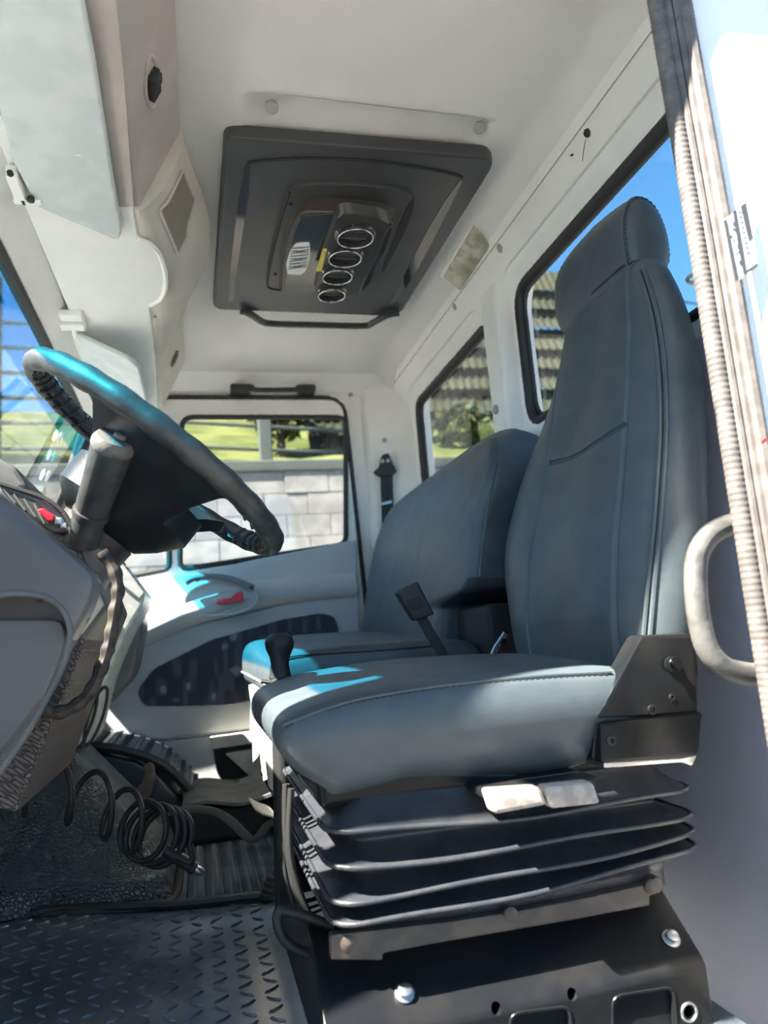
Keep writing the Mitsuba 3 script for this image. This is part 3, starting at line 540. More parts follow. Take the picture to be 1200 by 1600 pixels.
# seat belt buckle between the seats
bu = thing('seat_belt_buckle', 'black seat belt buckle on a webbing stalk between driver seat and bench', 'seat belt buckle')
bq = [(0.3756,0.5801),(0.4206,0.5976),(0.4491,0.5312),(0.4071,0.5204)]
bh = obj('buckle_head', prism_y(rp(bq, 0.006), 1.385, 1.415, 0.005), RUBBER, bu)
obj('button', prism_y(rp([(0.3945,0.5592),(0.42,0.5675),(0.4289,0.5494),(0.4046,0.5411)], 0.003), 1.3825, 1.388, 0.001), DARK, bh)
obj('stalk', tube([(0.4249,1.4,0.5279),(0.4403,1.4,0.4943),(0.4584,1.4,0.4618),(0.4712,1.4,0.4297),(0.4765,1.4,0.4022)], 0.011, 10, flat=0.35, up=(0, 1, 0)), WEB, bu)
an = thing('seat_belt_anchor', 'thin steel anchor strap low in the gap behind the buckle', 'seat belt anchor')
obj('strap', tube([(0.5993,1.4,0.4822),(0.5756,1.4,0.456),(0.5588,1.4,0.4284)], 0.006, 8, flat=0.3, up=(0, 1, 0)), STEEL, an)
obj('bolt', disc_on([(0.5914,1.395,0.4674)][0], (0, -1, 0), 0.006), BLACKMETAL, an)

# passenger seat belt on the far pillar
sb = thing('seat_belt', 'black seat belt hanging from its loop on the far door pillar', 'seat belt')
obj('anchor_loop', prism_y(rp([(0.6386,1.087),(0.6618,1.105),(0.6776,1.151),(0.7,1.155),(0.7137,1.114),(0.7262,1.087),(0.7076,1.07),(0.6589,1.069)], 0.006), 2.535, 2.56, 0.004), RUBBER, sb)
for q in [(0.6739,2.534,1.123),(0.6934,2.534,1.125)]: obj('bolt', disc_on(q, (0, -1, 0), 0.007), STEEL, sb)
obj('webbing', prism_y(rp([(0.6643,1.076),(0.7105,1.075),(0.6944,0.7955),(0.6515,0.7976)], 0.003), 2.545, 2.549), WEB, sb)
obj('stitch_tab', prism_y(rp([(0.6534,0.9694),(0.6973,0.9775),(0.6965,0.968),(0.6526,0.96)], 0.002), 2.538, 2.545), STEEL, sb)

# gear lever
gl = thing('gear_lever', 'black gear lever with a bulbous knob in front of the bench', 'gear lever')
gb = [(0.143,1.4,0.4325)][0]
kn = obj('knob', lathe([(0.0001, 0.086), (0.014, 0.085), (0.024, 0.078), (0.0275, 0.068), (0.0255, 0.056), (0.019, 0.042), (0.0165, 0.028), (0.019, 0.012), (0.021, 0.004), (0.018, 0.0), (0.0001, 0.0)], gb, (0.03, 0, 1), 28), RUBBER, gl, 50)
obj('collar', lathe([(0.0001, -0.004), (0.022, -0.004), (0.022, 0.0), (0.0001, 0.0)], gb, (0.03, 0, 1), 24), STEEL, gl)
obj('pull_ring', tube([(gb[0] - 0.036, gb[1] - 0.01, gb[2] + 0.001), (gb[0] - 0.015, gb[1] - 0.015, gb[2] - 0.004)], 0.004, 8), RUBBER, gl)
obj('shaft', tube([gb, (gb[0] - 0.004, gb[1], gb[2] - 0.10), (gb[0] - 0.01, gb[1], 0.02)], [0.019, 0.016, 0.022], 14), RUBBER, gl)
obj('rivet', disc_on((gb[0], gb[1] - 0.02, gb[2] - 0.02), (0, -1, 0), 0.004), STEEL, gl)

# ================================================================ steering wheel and column
sw = thing('steering_wheel', 'black leather wrapped steering wheel with wide dished spokes', 'steering wheel')
A_ = np.array([0.776, 0, -0.631]); N_ = np.array([0.631, 0, 0.776]); B_ = np.array([0, 1.0, 0])
WC = np.array([-0.051, 1.13, 0.786]); WR = 0.213
def wp(a, b, h): return WC + a * A_ + b * B_ + h * N_
th = np.linspace(0, 2 * np.pi, 145)[:-1]
rim = obj('rim', tube([wp(WR * math.cos(t), WR * math.sin(t), 0) for t in th], [0.0165 + 0.0008 * math.sin(24 * t) for t in th], 14, True), RIM, sw, 60)
lace = []
for t in th[::3]:
    if abs(math.sin(t)) < 0.62 :
        c, s = math.cos(t), math.sin(t); r = 0.0178; q = []
        for u in np.linspace(2.3, 4.3, 9):
            rr = WR + r * math.cos(u) ; q.append(wp(rr * math.cos(t + 0.02 * (u - 3.3)), rr * math.sin(t + 0.02 * (u - 3.3)), r * math.sin(u)))
        lace.append(tube(q, 0.0022, 5))
obj('lacing', cat(lace), RUBBER, rim, kind='stuff')
# dished shell with two openings
pr_ = [(0.0001, -0.135), (0.060, -0.132), (0.085, -0.112), (0.115, -0.078), (0.150, -0.043), (0.185, -0.018), (0.212, -0.006), (0.214, 0.006), (0.187, 0.004), (0.155, -0.012), (0.12, -0.036), (0.09, -0.058), (0.07, -0.068), (0.0001, -0.070)]
shell = lathe(pr_, (0, 0, 0), Z, 96)
def open_(t0, t1, r0, r1):
    a = [(r1 * math.cos(t), r1 * math.sin(t)) for t in np.linspace(t0, t1, 20)]; b = [(r0 * math.cos(t), r0 * math.sin(t)) for t in np.linspace(t1, t0, 20)]
    return prism(rp(a + b, 0.02, 4), (0, 0, 0), X, Y, -0.3, 0.2)
R3 = np.stack([np.cross(B_, N_), B_, N_], 1)
sh = diff(shell, open_(-0.86, 0.86, 0.112, 0.1985), open_(math.pi - 1.15, math.pi + 1.15, 0.092, 0.1985))
obj('spokes', tm(WC + np.asarray(sh.vertices) @ np.stack([A_, B_, N_]) , sh.faces if np.dot(np.cross(A_, B_), N_) > 0 else np.asarray(sh.faces)[:, ::-1]), WHEELM, sw, 40)
obj('horn_pad', lathe([(0.0001, -0.052), (0.035, -0.053), (0.06, -0.058), (0.068, -0.068), (0.066, -0.085)], WC, N_, 40), RUBBER, sw)

col = thing('steering_column', 'dark steering column shroud under the wheel with a thick grey stalk', 'steering column')
obj('shroud', tube([wp(0.0, 0, -0.13), wp(0.0, 0, -0.20), wp(-0.02, 0, -0.30), wp(-0.03, 0, -0.42)], [0.052, 0.062, 0.075, 0.08], 24), DASHG, col)
obj('collar', lathe([(0.0001, -0.165), (0.055, -0.165), (0.057, -0.135), (0.045, -0.125), (0.0001, -0.125)], WC, N_, 32), RUBBER, col)
sp0, sp1 = [(-0.151,1.07,0.659)][0], [(-0.0946,0.97,0.7765)][0]
sp0, sp1 = np.array(sp0), np.array(sp1); dv = (sp1 - sp0) / np.linalg.norm(sp1 - sp0)
ln = np.linalg.norm(sp1 - sp0)
stalk = obj('stalk', lathe([(0.0001, 0.0), (0.024, 0.0), (0.0225, 0.03), (0.0205, 0.045), (0.0225, 0.055), (0.0265, ln - 0.03), (0.0275, ln - 0.010), (0.025, ln - 0.002), (0.021, ln), (0.0001, ln + 0.001)], sp0, dv, 20), STALKM, col, 30, label='thick dark grey control stalk')
obj('button', lathe([(0.0001, ln + 0.006), (0.008, ln + 0.005), (0.0095, ln), (0.0001, ln - 0.002)], sp0 + np.array([0.006, -0.004, 0]), dv, 16), GREYPL, stalk)
obj('ring', lathe([(0.0195, 0.040), (0.0245, 0.042), (0.0245, 0.050), (0.0195, 0.052)], sp0, dv, 20), STALKM, stalk)
obj('end_cap', lathe([(0.0268, ln - 0.018), (0.0286, ln - 0.014), (0.0284, ln - 0.006), (0.024, ln + 0.001), (0.0001, ln + 0.003)], sp0, dv, 20), HANDLE, stalk)

# ================================================================ dashboard
da = thing('dashboard', 'grey and brown dashboard with a round ended side panel, vents and switches', 'dashboard')
side = rp([(-0.2491,0.7165),(-0.21,0.6898),(-0.1704,0.6533),(-0.1304,0.615),(-0.1023,0.5858),(-0.1109,0.5546),(-0.1707,0.4519),(-0.2081,0.3899),(-0.2438,0.334),(-0.3968,0.3549),(-0.4138,0.7201)], [0.0, 0.02, 0.02, 0.02, 0.012, 0.02, 0.02, 0.02, 0.02, 0.02, 0.02])
body = prism_y(side, 0.835, 0.90, 0.014)
pock = rp([(-0.2154,0.5688),(-0.1854,0.5735),(-0.1547,0.5682),(-0.1361,0.5536),(-0.1288,0.5298),(-0.1365,0.4942),(-0.173,0.4275),(-0.219,0.3656),(-0.2857,0.3743),(-0.29,0.5387)], 0.02)
dk = obj('side_panel', diff(body, prism_y(pock, 0.82, 0.885)), DASHG, da, 40)
obj('pocket_rim', tube([(a, 0.836, b) for a, b in resample(pock, 80)], 0.0032, 6, True), GREYPL, dk)
obj('pocket_band', prism_y(rp([(-0.218,0.5488),(-0.1432,0.5434),(-0.1395,0.5211),(-0.1678,0.4573),(-0.2167,0.3964),(-0.2405,0.3992)], 0.012), 0.868, 0.888, 0.003), DASHG, dk)
obj('screw', disc_on([(-0.169,0.884,0.5683)][0], (0, -1, 0), 0.0035), STRAP, dk)
knee = rp([(-0.1593,0.6662),(-0.1269,0.5743),(-0.1388,0.5455),(-0.2293,0.3146),(-0.3025,0.3405),(-0.374,0.3647),(-0.4051,0.4383),(-0.4089,0.7088)], 0.006)
obj('knee_panel', prism_y(knee, 1.06, 1.46, 0.006), DASHL, da)
bar = rp([(-0.135,0.6113),(-0.1184,0.5643),(-0.2412,0.3942),(-0.2939,0.3353),(-0.3114,0.3694),(-0.176,0.5383)], 0.006)
obj('lower_rail', prism_y(bar, 1.06, 1.25, 0.006), GREYPL, da)
mid = rp([(-0.1719,0.7246),(-0.1236,0.65),(-0.1304,0.6188),(-0.1709,0.5512),(-0.2168,0.4479),(-0.2591,0.2962),(-0.29,0.2997),(-0.2424,0.4804),(-0.2395,0.6966)], [0.01, 0.008, 0.02, 0.02, 0.02, 0.01, 0.01, 0.02, 0.01])
mk = obj('centre_console', prism_y(mid, 1.90, 2.16, 0.006), TRIMG, da, label='worn metallic grey centre panel')
for q, rr in (([(-0.2408,1.895,0.3655)][0], 1), ([(-0.2634,1.895,0.3591)][0], 1)):
    t = np.linspace(0, 2 * np.pi, 40)[:-1]; ax = np.array([0.33, 0, 0.94])
    obj('round_port', tube([np.array(q) + ax * 0.068 * math.cos(a) + np.array([0.9, 0, -0.33]) * 0.016 * math.sin(a) + np.array([0, -0.004, 0]) for a in t], 0.0035, 6, True), RUBBER, mk)
top = rp([(-0.2164,0.7556),(-0.1852,0.7381),(-0.1238,0.6452),(-0.1362,0.6302),(-0.1951,0.6861)], 0.004)
tk = obj('switch_panel', prism_y(top, 1.89, 2.18, 0.004), TRIMG, da)
for (px_, py_) in ((196, 892), (205, 905), (214, 918), (190, 884)):
    q = [(-0.1708,1.92,0.7053),(-0.1577,1.92,0.6839),(-0.1445,1.92,0.6624),(-0.1796,1.92,0.7186)][[(196, 892), (205, 905), (214, 918), (190, 884)].index((px_, py_))]
    obj('switch', rbox((q[0] - 0.004, 1.90, q[2] - 0.002), (q[0] + 0.008, 1.95, q[2] + 0.008), 0.002), DARK, tk)
far = rp([(-0.30, 0.72), (-0.20, 0.68), (-0.145, 0.60), (-0.18, 0.44), (-0.27, 0.35), (-0.45, 0.3), (-0.55, 0.35), (-0.55, 0.70)], 0.03)
obj('passenger_side', prism_y(far, 2.16, 2.40, 0.01), DASHG, da)
obj('lower_body', prism_y(rp([(-0.36, 0.78), (-0.24, 0.66), (-0.24, 0.40), (-0.30, 0.33), (-0.6, 0.3), (-0.6, 0.68)], 0.02), 0.84, 2.17, 0.008), DASHG, da)
# top pad with a louvred vent
tp = rp([(-0.3574,0.8352),(-0.314,0.8146),(-0.2324,0.7631),(-0.217,0.7357),(-0.2593,0.7135),(-0.3247,0.7763),(-0.4109,0.8511)], 0.006)
pad = obj('top_pad', prism_y(tp, 1.06, 1.48, 0.006), GREYPL, da)
o_, n_ = np.array([(-0.2179,1.05,0.6981)][0]), np.array([0.0, -1.0, 0.0])
v0 = [(-0.2505,0.7377),(-0.2031,0.7196),(-0.1712,0.692),(-0.1617,0.6688),(-0.1841,0.6698),(-0.2189,0.6938),(-0.2488,0.7245)]
vk = obj('vent', prism_y(rp(v0, 0.004), 1.046, 1.07, 0.003), GREYPL, da)
for a, b in zip([(-0.2432,0.729),(-0.2307,0.7217),(-0.2183,0.7152),(-0.2057,0.7079)], [(-0.2291,0.7095),(-0.2167,0.6996),(-0.2042,0.6896),(-0.1932,0.6805)]):
    obj('slat', tube([(a[0], 1.044, a[1]), (b[0], 1.044, b[1])], 0.0018, 5), STEEL, vk)
obj('vent_dark', prism_y(rp([(-0.2417,0.7273),(-0.2042,0.7114),(-0.187,0.6786),(-0.2168,0.6971)], 0.003), 1.0435, 1.05), DARK, vk)
obj('vent_lip', tube(cr([(-0.2507,1.043,0.7376),(-0.2243,1.043,0.7274),(-0.1929,1.043,0.7142),(-0.1708,1.043,0.6951),(-0.1598,1.043,0.6755)], 5), 0.003, 6), RUBBER, vk)
obj('red_clip', prism_y(rp([(-0.1995,0.6974),(-0.1924,0.6988),(-0.1783,0.6879),(-0.1799,0.6811),(-0.1862,0.6804),(-0.1971,0.6921)], 0.002), 1.028, 1.044, 0.002), RED, vk, label='small red clip')
obj('key_bits', cat(rbox(np.array([(-0.1745,1.036,0.681)][0]) - 0.005, np.array([(-0.1745,1.036,0.681)][0]) + 0.005, 0.002), rbox(np.array([(-0.1682,1.036,0.6748)][0]) - 0.004, np.array([(-0.1682,1.036,0.6748)][0]) + 0.004, 0.002)), STEEL, vk)
br = thing('braided_cord', 'brown braided cable sheath looped down the dash under the steering column', 'cable')
P = cr([(-0.1207,1.035,0.638),(-0.1066,1.035,0.6132),(-0.1022,1.035,0.5873),(-0.1059,1.035,0.5622),(-0.1111,1.035,0.5332),(-0.1163,1.035,0.5088),(-0.1245,1.035,0.4848),(-0.1373,1.035,0.4576),(-0.1559,1.035,0.441),(-0.1787,1.035,0.4345),(-0.1952,1.035,0.4409),(-0.2108,1.035,0.4393)], 6)
obj('sheath', tube(P, [0.0085 + 0.0012 * math.sin(i * 1.1) for i in range(len(P))], 8), CORD, br)
obj('cable_tie', tube([(-0.2005,1.032,0.448),(-0.1946,1.032,0.4379),(-0.1916,1.032,0.4298)], 0.003, 5), RUBBER, br)

# flat coloured dots on the windscreen
for q, m, lab, w in zip([(-0.3694,2.223,1.137),(-0.3914,2.248,1.085),(-0.413,2.272,1.033),(-0.4338,2.289,0.9839)], (LABELW, TEAL, LABELW, GREEN), ('white round dot on the windscreen, topmost of a column of four', 'pale teal round dot on the windscreen', 'white round dot on the windscreen between the teal and the green one', 'small green round dot low on the windscreen'), (0.017, 0.015, 0.017, 0.012)):
    tag(obj('windscreen_dot', lathe([(0.0001, 0.0), (w, 0.0), (w, 0.0008), (0.0001, 0.0008)], q, (0.92, 0, -0.387), 20), m), lab, 'sticker')

# ================================================================ overhead console, visors
oc = thing('overhead_console', 'brown and beige overhead console above the windscreen with switch and speaker pod', 'overhead console')
fp = [(-0.090, 1.302), (-0.078, 1.300), (0.000, 1.462), (-0.004, 1.478), (-0.30, 1.50), (-0.29, 1.33)]
obj('near_panel', prism_y(rp(fp, [0.006, 0.008, 0.02, 0.01, 0.005, 0.005]), 0.72, 1.30, 0.002), CONSOLE, oc, label='brown plastic console panel')
fp2 = [(-0.098, 1.300), (-0.088, 1.300), (-0.012, 1.462), (-0.016, 1.478), (-0.30, 1.50), (-0.29, 1.33)]
obj('far_panel', prism_y(rp(fp2, [0.006, 0.008, 0.02, 0.01, 0.005, 0.005]), 1.96, 2.44, 0.003), POD, oc)
obj('lip', tube([(-0.094, 0.72, 1.302), (-0.094, 1.2, 1.302), (-0.096, 1.42, 1.300)], 0.007, 10), CONSOLE, oc)
shelf = [(-0.0872,0.7758),(-0.0762,0.953),(-0.0874,1.262),(-0.0872,1.374),(-0.0638,1.397),(-0.0489,1.438),(-0.0421,1.511),(-0.0451,1.581),(-0.0585,1.633),(-0.0843,1.667),(-0.0846,1.743),(-0.0893,1.989),(-0.1061,2.438),(-0.2675,2.438),(-0.2632,1.745),(-0.2703,1.284),(-0.2719,0.9378)]
sk = obj('shelf_underside', prism_z(rp(shelf, [0.005, 0.02, 0.01, 0.01, 0.012, 0.02, 0.02, 0.02, 0.01, 0.004, 0.005, 0.01, 0.0, 0.0, 0.0, 0.0, 0.0]), 1.290, 1.306, 0.004), SHELF, oc, label='white underside of the shelf')
obj('near_strip', prism_z(rp([(-0.1083,0.7784),(-0.0687,0.7717),(-0.0727,0.9513),(-0.0854,1.264),(-0.1063,1.267),(-0.2464,1.284),(-0.2559,0.9342)], 0.004), 1.287, 1.292, 0.001), CONSOLE, sk)
obj('edge_lip', tube([(a, b, 1.2905) for a, b in cr([(-0.0864,1.378),(-0.0638,1.397),(-0.0489,1.438),(-0.0421,1.511),(-0.0451,1.581),(-0.0585,1.633),(-0.0829,1.667)], 6)], 0.005, 8), SHELF, sk)
# speaker pod: swells towards the cab in the middle
rings = []
for y in np.r_[np.linspace(1.285, 1.97, 60)]:
    s = sst(1.24, 1.56, y) * (1 - sst(1.60, 1.93, y)) ** 0.9
    P = [(-0.094, 1.296), (-0.075 + 0.035 * s, 1.293 + 0.004 * s), (-0.040 + 0.062 * s, 1.335), (-0.012 + 0.070 * s, 1.395), (0.004 + 0.052 * s, 1.455), (0.0, 1.485), (-0.2, 1.49), (-0.2, 1.31)]
    R = rp(P, [0.006, 0.015, 0.03, 0.03, 0.02, 0.005, 0.005, 0.005], 5); rings.append(np.stack([R[:, 0], np.full(len(R), y), R[:, 1]], 1))
pod = obj('speaker_pod', loft(rings), POD, oc, 40, label='beige speaker pod')
# ribbed grille lying on the pod
def pods(y, t):
    s = sst(1.24, 1.56, y) * (1 - sst(1.60, 1.93, y)) ** 0.9
    D = np.array([-0.075 + 0.035 * s, 1.293 + 0.004 * s])
    A, B = np.array([-0.040 + 0.062 * s, 1.335]), np.array([-0.012 + 0.070 * s, 1.395]); C = np.array([0.004 + 0.052 * s, 1.455])
    if t < 0: return A + (A - D) * t
    return A + (B - A) * t if t <= 1 else B + (C - B) * (t - 1)
gq = [(1.314, 1.10), (1.393, 0.99), (1.415, 0.26), (1.468, -0.46), (1.318, -0.35)]
gpoly = shapely.Polygon(gq).buffer(-0.004)
gr = []
for y in np.linspace(1.30, 1.48, 60):
    w_ = gpoly.intersection(shapely.LineString([(y, -2), (y, 3)]))
    if w_.length > 0.05:
        t0, t1 = w_.bounds[1], w_.bounds[3]; q = [pods(y, t) for t in np.linspace(t0, t1, 7)]
        gr.append(tube([(a[0] + 0.003, y, a[1] - 0.003) for a in q], 0.0017, 5))
obj('grille', cat(gr), GRILLE, pod, kind='stuff')
bk_g = [[(pods(y, t)[0] + 0.0008, y, pods(y, t)[1] - 0.0008) for t in np.linspace(-0.2, 0.9, 8)] for y in np.linspace(1.33, 1.42, 8)]
gb_ = gq
pth = []
for (y0, t0), (y1, t1) in zip(gb_, gb_[1:] + gb_[:1]):
    for k in np.linspace(0, 1, 10)[:-1]:
        q = pods(y0 + (y1 - y0) * k, t0 + (t1 - t0) * k); pth.append((q[0] + 0.002, y0 + (y1 - y0) * k, q[1] - 0.002))
obj('grille_frame', tube(pth, 0.0035, 6, True), CONSOLE, pod)
for q in [(-0.07,1.403,1.3),(-0.0736,1.736,1.3)]: obj('screw', lathe([(0.0001, -0.004), (0.0085, -0.004), (0.0085, 0.001), (0.005, 0.0035), (0.0001, 0.002)], (q[0], q[1], 1.298), (0.6, 0, -0.8), 14), STEEL, pod)
pn = np.array([0.886, 0, -0.464])
# rocker switch in an oval hollow
sw_o = [(-0.0423,1.059,1.374)][0]; uu = np.array([0.434, 0, 0.901])
hol = [(0.052 * math.cos(t), 0.021 * math.sin(t) * (1 - 0.25 * abs(math.cos(t)))) for t in np.linspace(0, 2 * np.pi, 40)[:-1]]
pn2 = np.array([0.901, 0, -0.434])
def onp(o, a, b, h): return np.asarray(o) + np.array([0, 1.0, 0]) * a + uu * b + pn2 * h
op = obj('switch_recess', tube([onp(sw_o, a, b, 0.0005) for a, b in hol], 0.004, 6, True), CONSOLE, oc)
obj('recess_floor', prism(hol, onp(sw_o, 0, 0, 0), Y, uu, -0.0015, 0.0015), CONSOLE, op)
rk = obj('rocker_switch', prism(rrect(-0.022, 0.026, -0.0135, 0.0135, 0.003), onp(sw_o, 0, 0, 0), Y, uu, -0.012, 0.012, 0.003), DARK, oc, label='black rocker switch')
obj('rocker_top', prism(rrect(-0.02, 0.0, -0.011, 0.011, 0.003), onp(sw_o, 0, 0, 0), Y, uu, -0.016, 0.016, 0.003), RUBBER, rk)
po = [(-0.0439,2.248,1.394)][0]
obj('round_socket', lathe([(0.0001, 0.001), (0.020, 0.001), (0.023, 0.004), (0.027, 0.004), (0.028, -0.004), (0.0001, -0.004)], po, (0.905, 0, -0.424), 24), GREYPL, oc)
obj('socket_hole', lathe([(0.0001, 0.003), (0.0195, 0.003), (0.0195, -0.002), (0.0001, -0.002)], po, (0.905, 0, -0.424), 24), DARK, oc)

vi = thing('sun_visor', 'large grey sun visor folded flat above the driver', 'sun visor', None)
vpoly = [(-0.2261,0.7742),(-0.1061,0.7537),(-0.1048,0.9131),(-0.1088,1.146),(-0.11,1.314),(-0.1162,1.343),(-0.1279,1.347),(-0.2394,1.258),(-0.2461,1.23),(-0.254,1.141),(-0.2479,1.058),(-0.2447,0.8926)]
obj('visor_panel', prism_z(rp(vpoly, [0.01, 0.02, 0.005, 0.005, 0.01, 0.006, 0.01, 0.01, 0.01, 0.01, 0.01, 0.01], 5), 1.268, 1.284, 0.006), VISOR, vi, 50)
obj('scratch', tube([(-0.1611,1.102,1.268),(-0.1529,1.102,1.268),(-0.1472,1.107,1.268)], [0.0003, 0.0011, 0.0003], 5), LABELW, vi)
hb = [(-0.2605,1.179,1.275),(-0.2565,1.232,1.275)]
obj('hinge_bracket', cat(rbox((hb[0][0] - 0.012, hb[0][1] - 0.015, 1.262), (hb[0][0] + 0.006, hb[0][1] + 0.05, 1.286), 0.003), rbox((hb[1][0] - 0.02, hb[1][1] - 0.003, 1.264), (hb[1][0] + 0.025, hb[1][1] + 0.012, 1.286), 0.003)), SHELF, vi)
obj('hinge_pin', cat(tube([(hb[0][0] - 0.004, hb[0][1] - 0.02, 1.268), (hb[1][0] - 0.004, hb[1][1] + 0.01, 1.268)], 0.005, 8), disc_on((hb[1][0] + 0.01, hb[1][1] - 0.01, 1.263), Z, 0.006)), DARK, vi)
v2 = thing('sun_visor', 'grey passenger sun visor tilted down beyond the steering wheel', 'sun visor', None)
uv_ = np.array([0.905, 0, -0.424])
v2p = rp([(0.004, 1.80), (0.02, 1.785), (0.155, 1.80), (0.172, 1.83), (0.175, 2.35), (0.15, 2.42), (0.0, 2.42)], [0.008, 0.01, 0.015, 0.015, 0.02, 0.02, 0.01], 5)
def v2f(q, h): return np.array([-0.275, 0, 1.278]) + q[0] * uv_ + np.array([0, q[1], 0]) + h * np.array([-0.424, 0, -0.905])
obj('visor_panel', prism(v2p, (-0.275, 0, 1.278), uv_, Y, -0.007, 0.007, 0.005), VISOR, v2, 50)
obj('hinge_bracket', cat(rbox((-0.290, 1.742, 1.268), (-0.235, 1.772, 1.292), 0.004), rbox((-0.285, 1.70, 1.275), (-0.235, 1.735, 1.292), 0.004)), SHELF, v2)
obj('hinge_pin', tube([(-0.262, 1.765, 1.272), (-0.262, 1.79, 1.266), (-0.255, 1.83, 1.266)], 0.006, 8), SHELF, v2)

# ================================================================ roof cooling unit
ru = thing('roof_cooler', 'black rectangular roof air cooler with four round vents and a small lens', 'air conditioner')
outl = [(0.0804,1.294),(0.0859,1.281),(0.0965,1.276),(0.6146,1.268),(0.6314,1.284),(0.637,1.305),(0.6296,1.987),(0.6209,2.014),(0.6045,2.029),(0.0888,2.023),(0.0723,2)]
hk = obj('panel', prism_z(rp(outl, 0.006, 3), 1.452, 1.485, 0.007), HATCH, ru)
obj('side_groove', tube([(a, b, 1.4515) for a, b in cr([(0.1297,1.347),(0.1692,1.332),(0.2316,1.318),(0.3212,1.308),(0.4013,1.308),(0.4861,1.316),(0.5534,1.326),(0.5815,1.336)], 6)], 0.004, 6), DARK, hk)
gls = rp([(0.1239,1.357),(0.1335,1.347),(0.137,1.442),(0.134,1.552),(0.1305,1.679),(0.1273,1.808),(0.1272,1.955),(0.1135,1.964),(0.1114,1.776),(0.1136,1.609),(0.1168,1.468)], 0.003)
obj('gloss_strip', prism_z(gls, 1.4505, 1.454), GLOSS, hk, label='glossy inlay strip')
gls2 = rp([(0.5811,1.343),(0.587,1.351),(0.592,1.46),(0.5975,1.6),(0.5989,1.746),(0.5948,1.918),(0.5739,1.957),(0.5738,1.911),(0.5719,1.715),(0.5685,1.545),(0.5722,1.425)], 0.003)
obj('gloss_strip', prism_z(gls2, 1.4505, 1.454), GLOSS, hk, label='glossy inlay strip')
inner = [(0.2179,1.424),(0.2313,1.4),(0.281,1.387),(0.3628,1.381),(0.434,1.384),(0.4836,1.396),(0.4989,1.418),(0.5107,1.501),(0.5173,1.63),(0.5179,1.78),(0.4972,1.845),(0.4843,1.869),(0.3584,1.875),(0.2238,1.868),(0.2081,1.826),(0.2075,1.693),(0.2103,1.536)]
ik = obj('raised_field', prism_z(rp(inner, 0.008, 4), 1.444, 1.46, 0.003), HATCH, hk)
obj('field_groove', tube([(a, b, 1.4435) for a, b in cr([(0.2202,1.422),(0.2128,1.533),(0.2089,1.675),(0.2094,1.823),(0.2231,1.861),(0.2867,1.871),(0.3578,1.872)], 6)], 0.0028, 6), DARK, hk)
arc = rp([(0.4946,1.407),(0.5042,1.445),(0.5117,1.537),(0.5119,1.633),(0.5087,1.741),(0.5019,1.742),(0.4973,1.641),(0.4896,1.526),(0.4896,1.447)], 0.003)
obj('field_slot', prism_z(arc, 1.4425, 1.4445), DARK, hk)
base = [(0.2379,1.477),(0.2636,1.437),(0.3442,1.43),(0.4177,1.435),(0.455,1.443),(0.4645,1.462),(0.4774,1.541),(0.4878,1.659),(0.4856,1.795),(0.4648,1.864),(0.3051,1.878),(0.2448,1.871),(0.2319,1.685),(0.2312,1.541)]
bot = [(0.2357,1.454),(0.2462,1.429),(0.3327,1.421),(0.4143,1.434),(0.4535,1.45),(0.4627,1.462),(0.4701,1.549),(0.4709,1.657),(0.462,1.742),(0.4465,1.791),(0.3461,1.814),(0.2433,1.812),(0.2308,1.68),(0.2287,1.538)]
rb, rt = resample(rp(base, 0.012, 5), 120), resample(rp(bot, 0.01, 5), 120)
sh_ = np.argmin(np.linalg.norm(rt - rb[0], axis=1)); rt = np.roll(rt, -sh_, 0)
ck = obj('vent_housing', loft([[(a, b, 1.45) for a, b in rb], [(a, b, 1.442) for a, b in rb], [(a, b, 1.410) for a, b in rt], [(a * 0.985 + 0.015 * rt[:, 0].mean(), b * 0.985 + 0.015 * rt[:, 1].mean(), 1.405) for a, b in rt]]), HATCHB, ru, 30)
gp = [(0.2442,1.445),(0.3155,1.427),(0.3292,1.455),(0.3236,1.623),(0.3318,1.789),(0.2516,1.796),(0.24,1.678),(0.2372,1.536)]
obj('gloss_plate', prism_z(rp(gp, 0.006, 4), 1.4025, 1.408, 0.0015), GLOSS, ck)
lp = [(0.2479,1.553),(0.2793,1.544),(0.2899,1.607),(0.2886,1.675),(0.2786,1.695),(0.245,1.695),(0.2366,1.648),(0.2388,1.588)]
lk = obj('lens', prism_z(rp(lp, 0.008, 4), 1.398, 1.404, 0.002), LABELW, ck, label='clear ribbed lamp lens')
ln_ = []
for k in range(9):
    q0, q1 = [(0.2397,1.56),(0.2799,1.55),(0.2443,1.677),(0.2863,1.66)][0:2], [(0.2397,1.56),(0.2799,1.55),(0.2443,1.677),(0.2863,1.66)][2:4]
    t = (k + 0.7) / 9.6; a = np.array(q0[0]) * (1 - t) + np.array(q1[0]) * t; b = np.array(q0[1]) * (1 - t) + np.array(q1[1]) * t
    ln_.append(tube([(a[0], a[1], 1.3975), ((a[0] + b[0]) / 2, (a[1] + b[1]) / 2 + 0.004 * math.sin(k * 2.1), 1.3975), (b[0], b[1], 1.3975)], [0.0012, 0.0022, 0.0012], 5))
obj('lens_ribs', cat(ln_), GREYPL, lk, kind='stuff')
ridge = [(0.3187,1.412),(0.3342,1.398),(0.4065,1.407),(0.4414,1.425),(0.4547,1.507),(0.4551,1.61),(0.4466,1.717),(0.4319,1.769),(0.3771,1.799),(0.3396,1.78),(0.3209,1.746),(0.3138,1.579)]
rr_ = resample(rp(ridge, 0.01, 5), 100); c_ = rr_.mean(0)
obj('vent_ridge', loft([[(a, b, 1.408) for a, b in c_ + (rr_ - c_) * 1.05], [(a, b, 1.391) for a, b in rr_], [(a, b, 1.388) for a, b in c_ + (rr_ - c_) * 0.975]]), RIDGE, ck, 30)
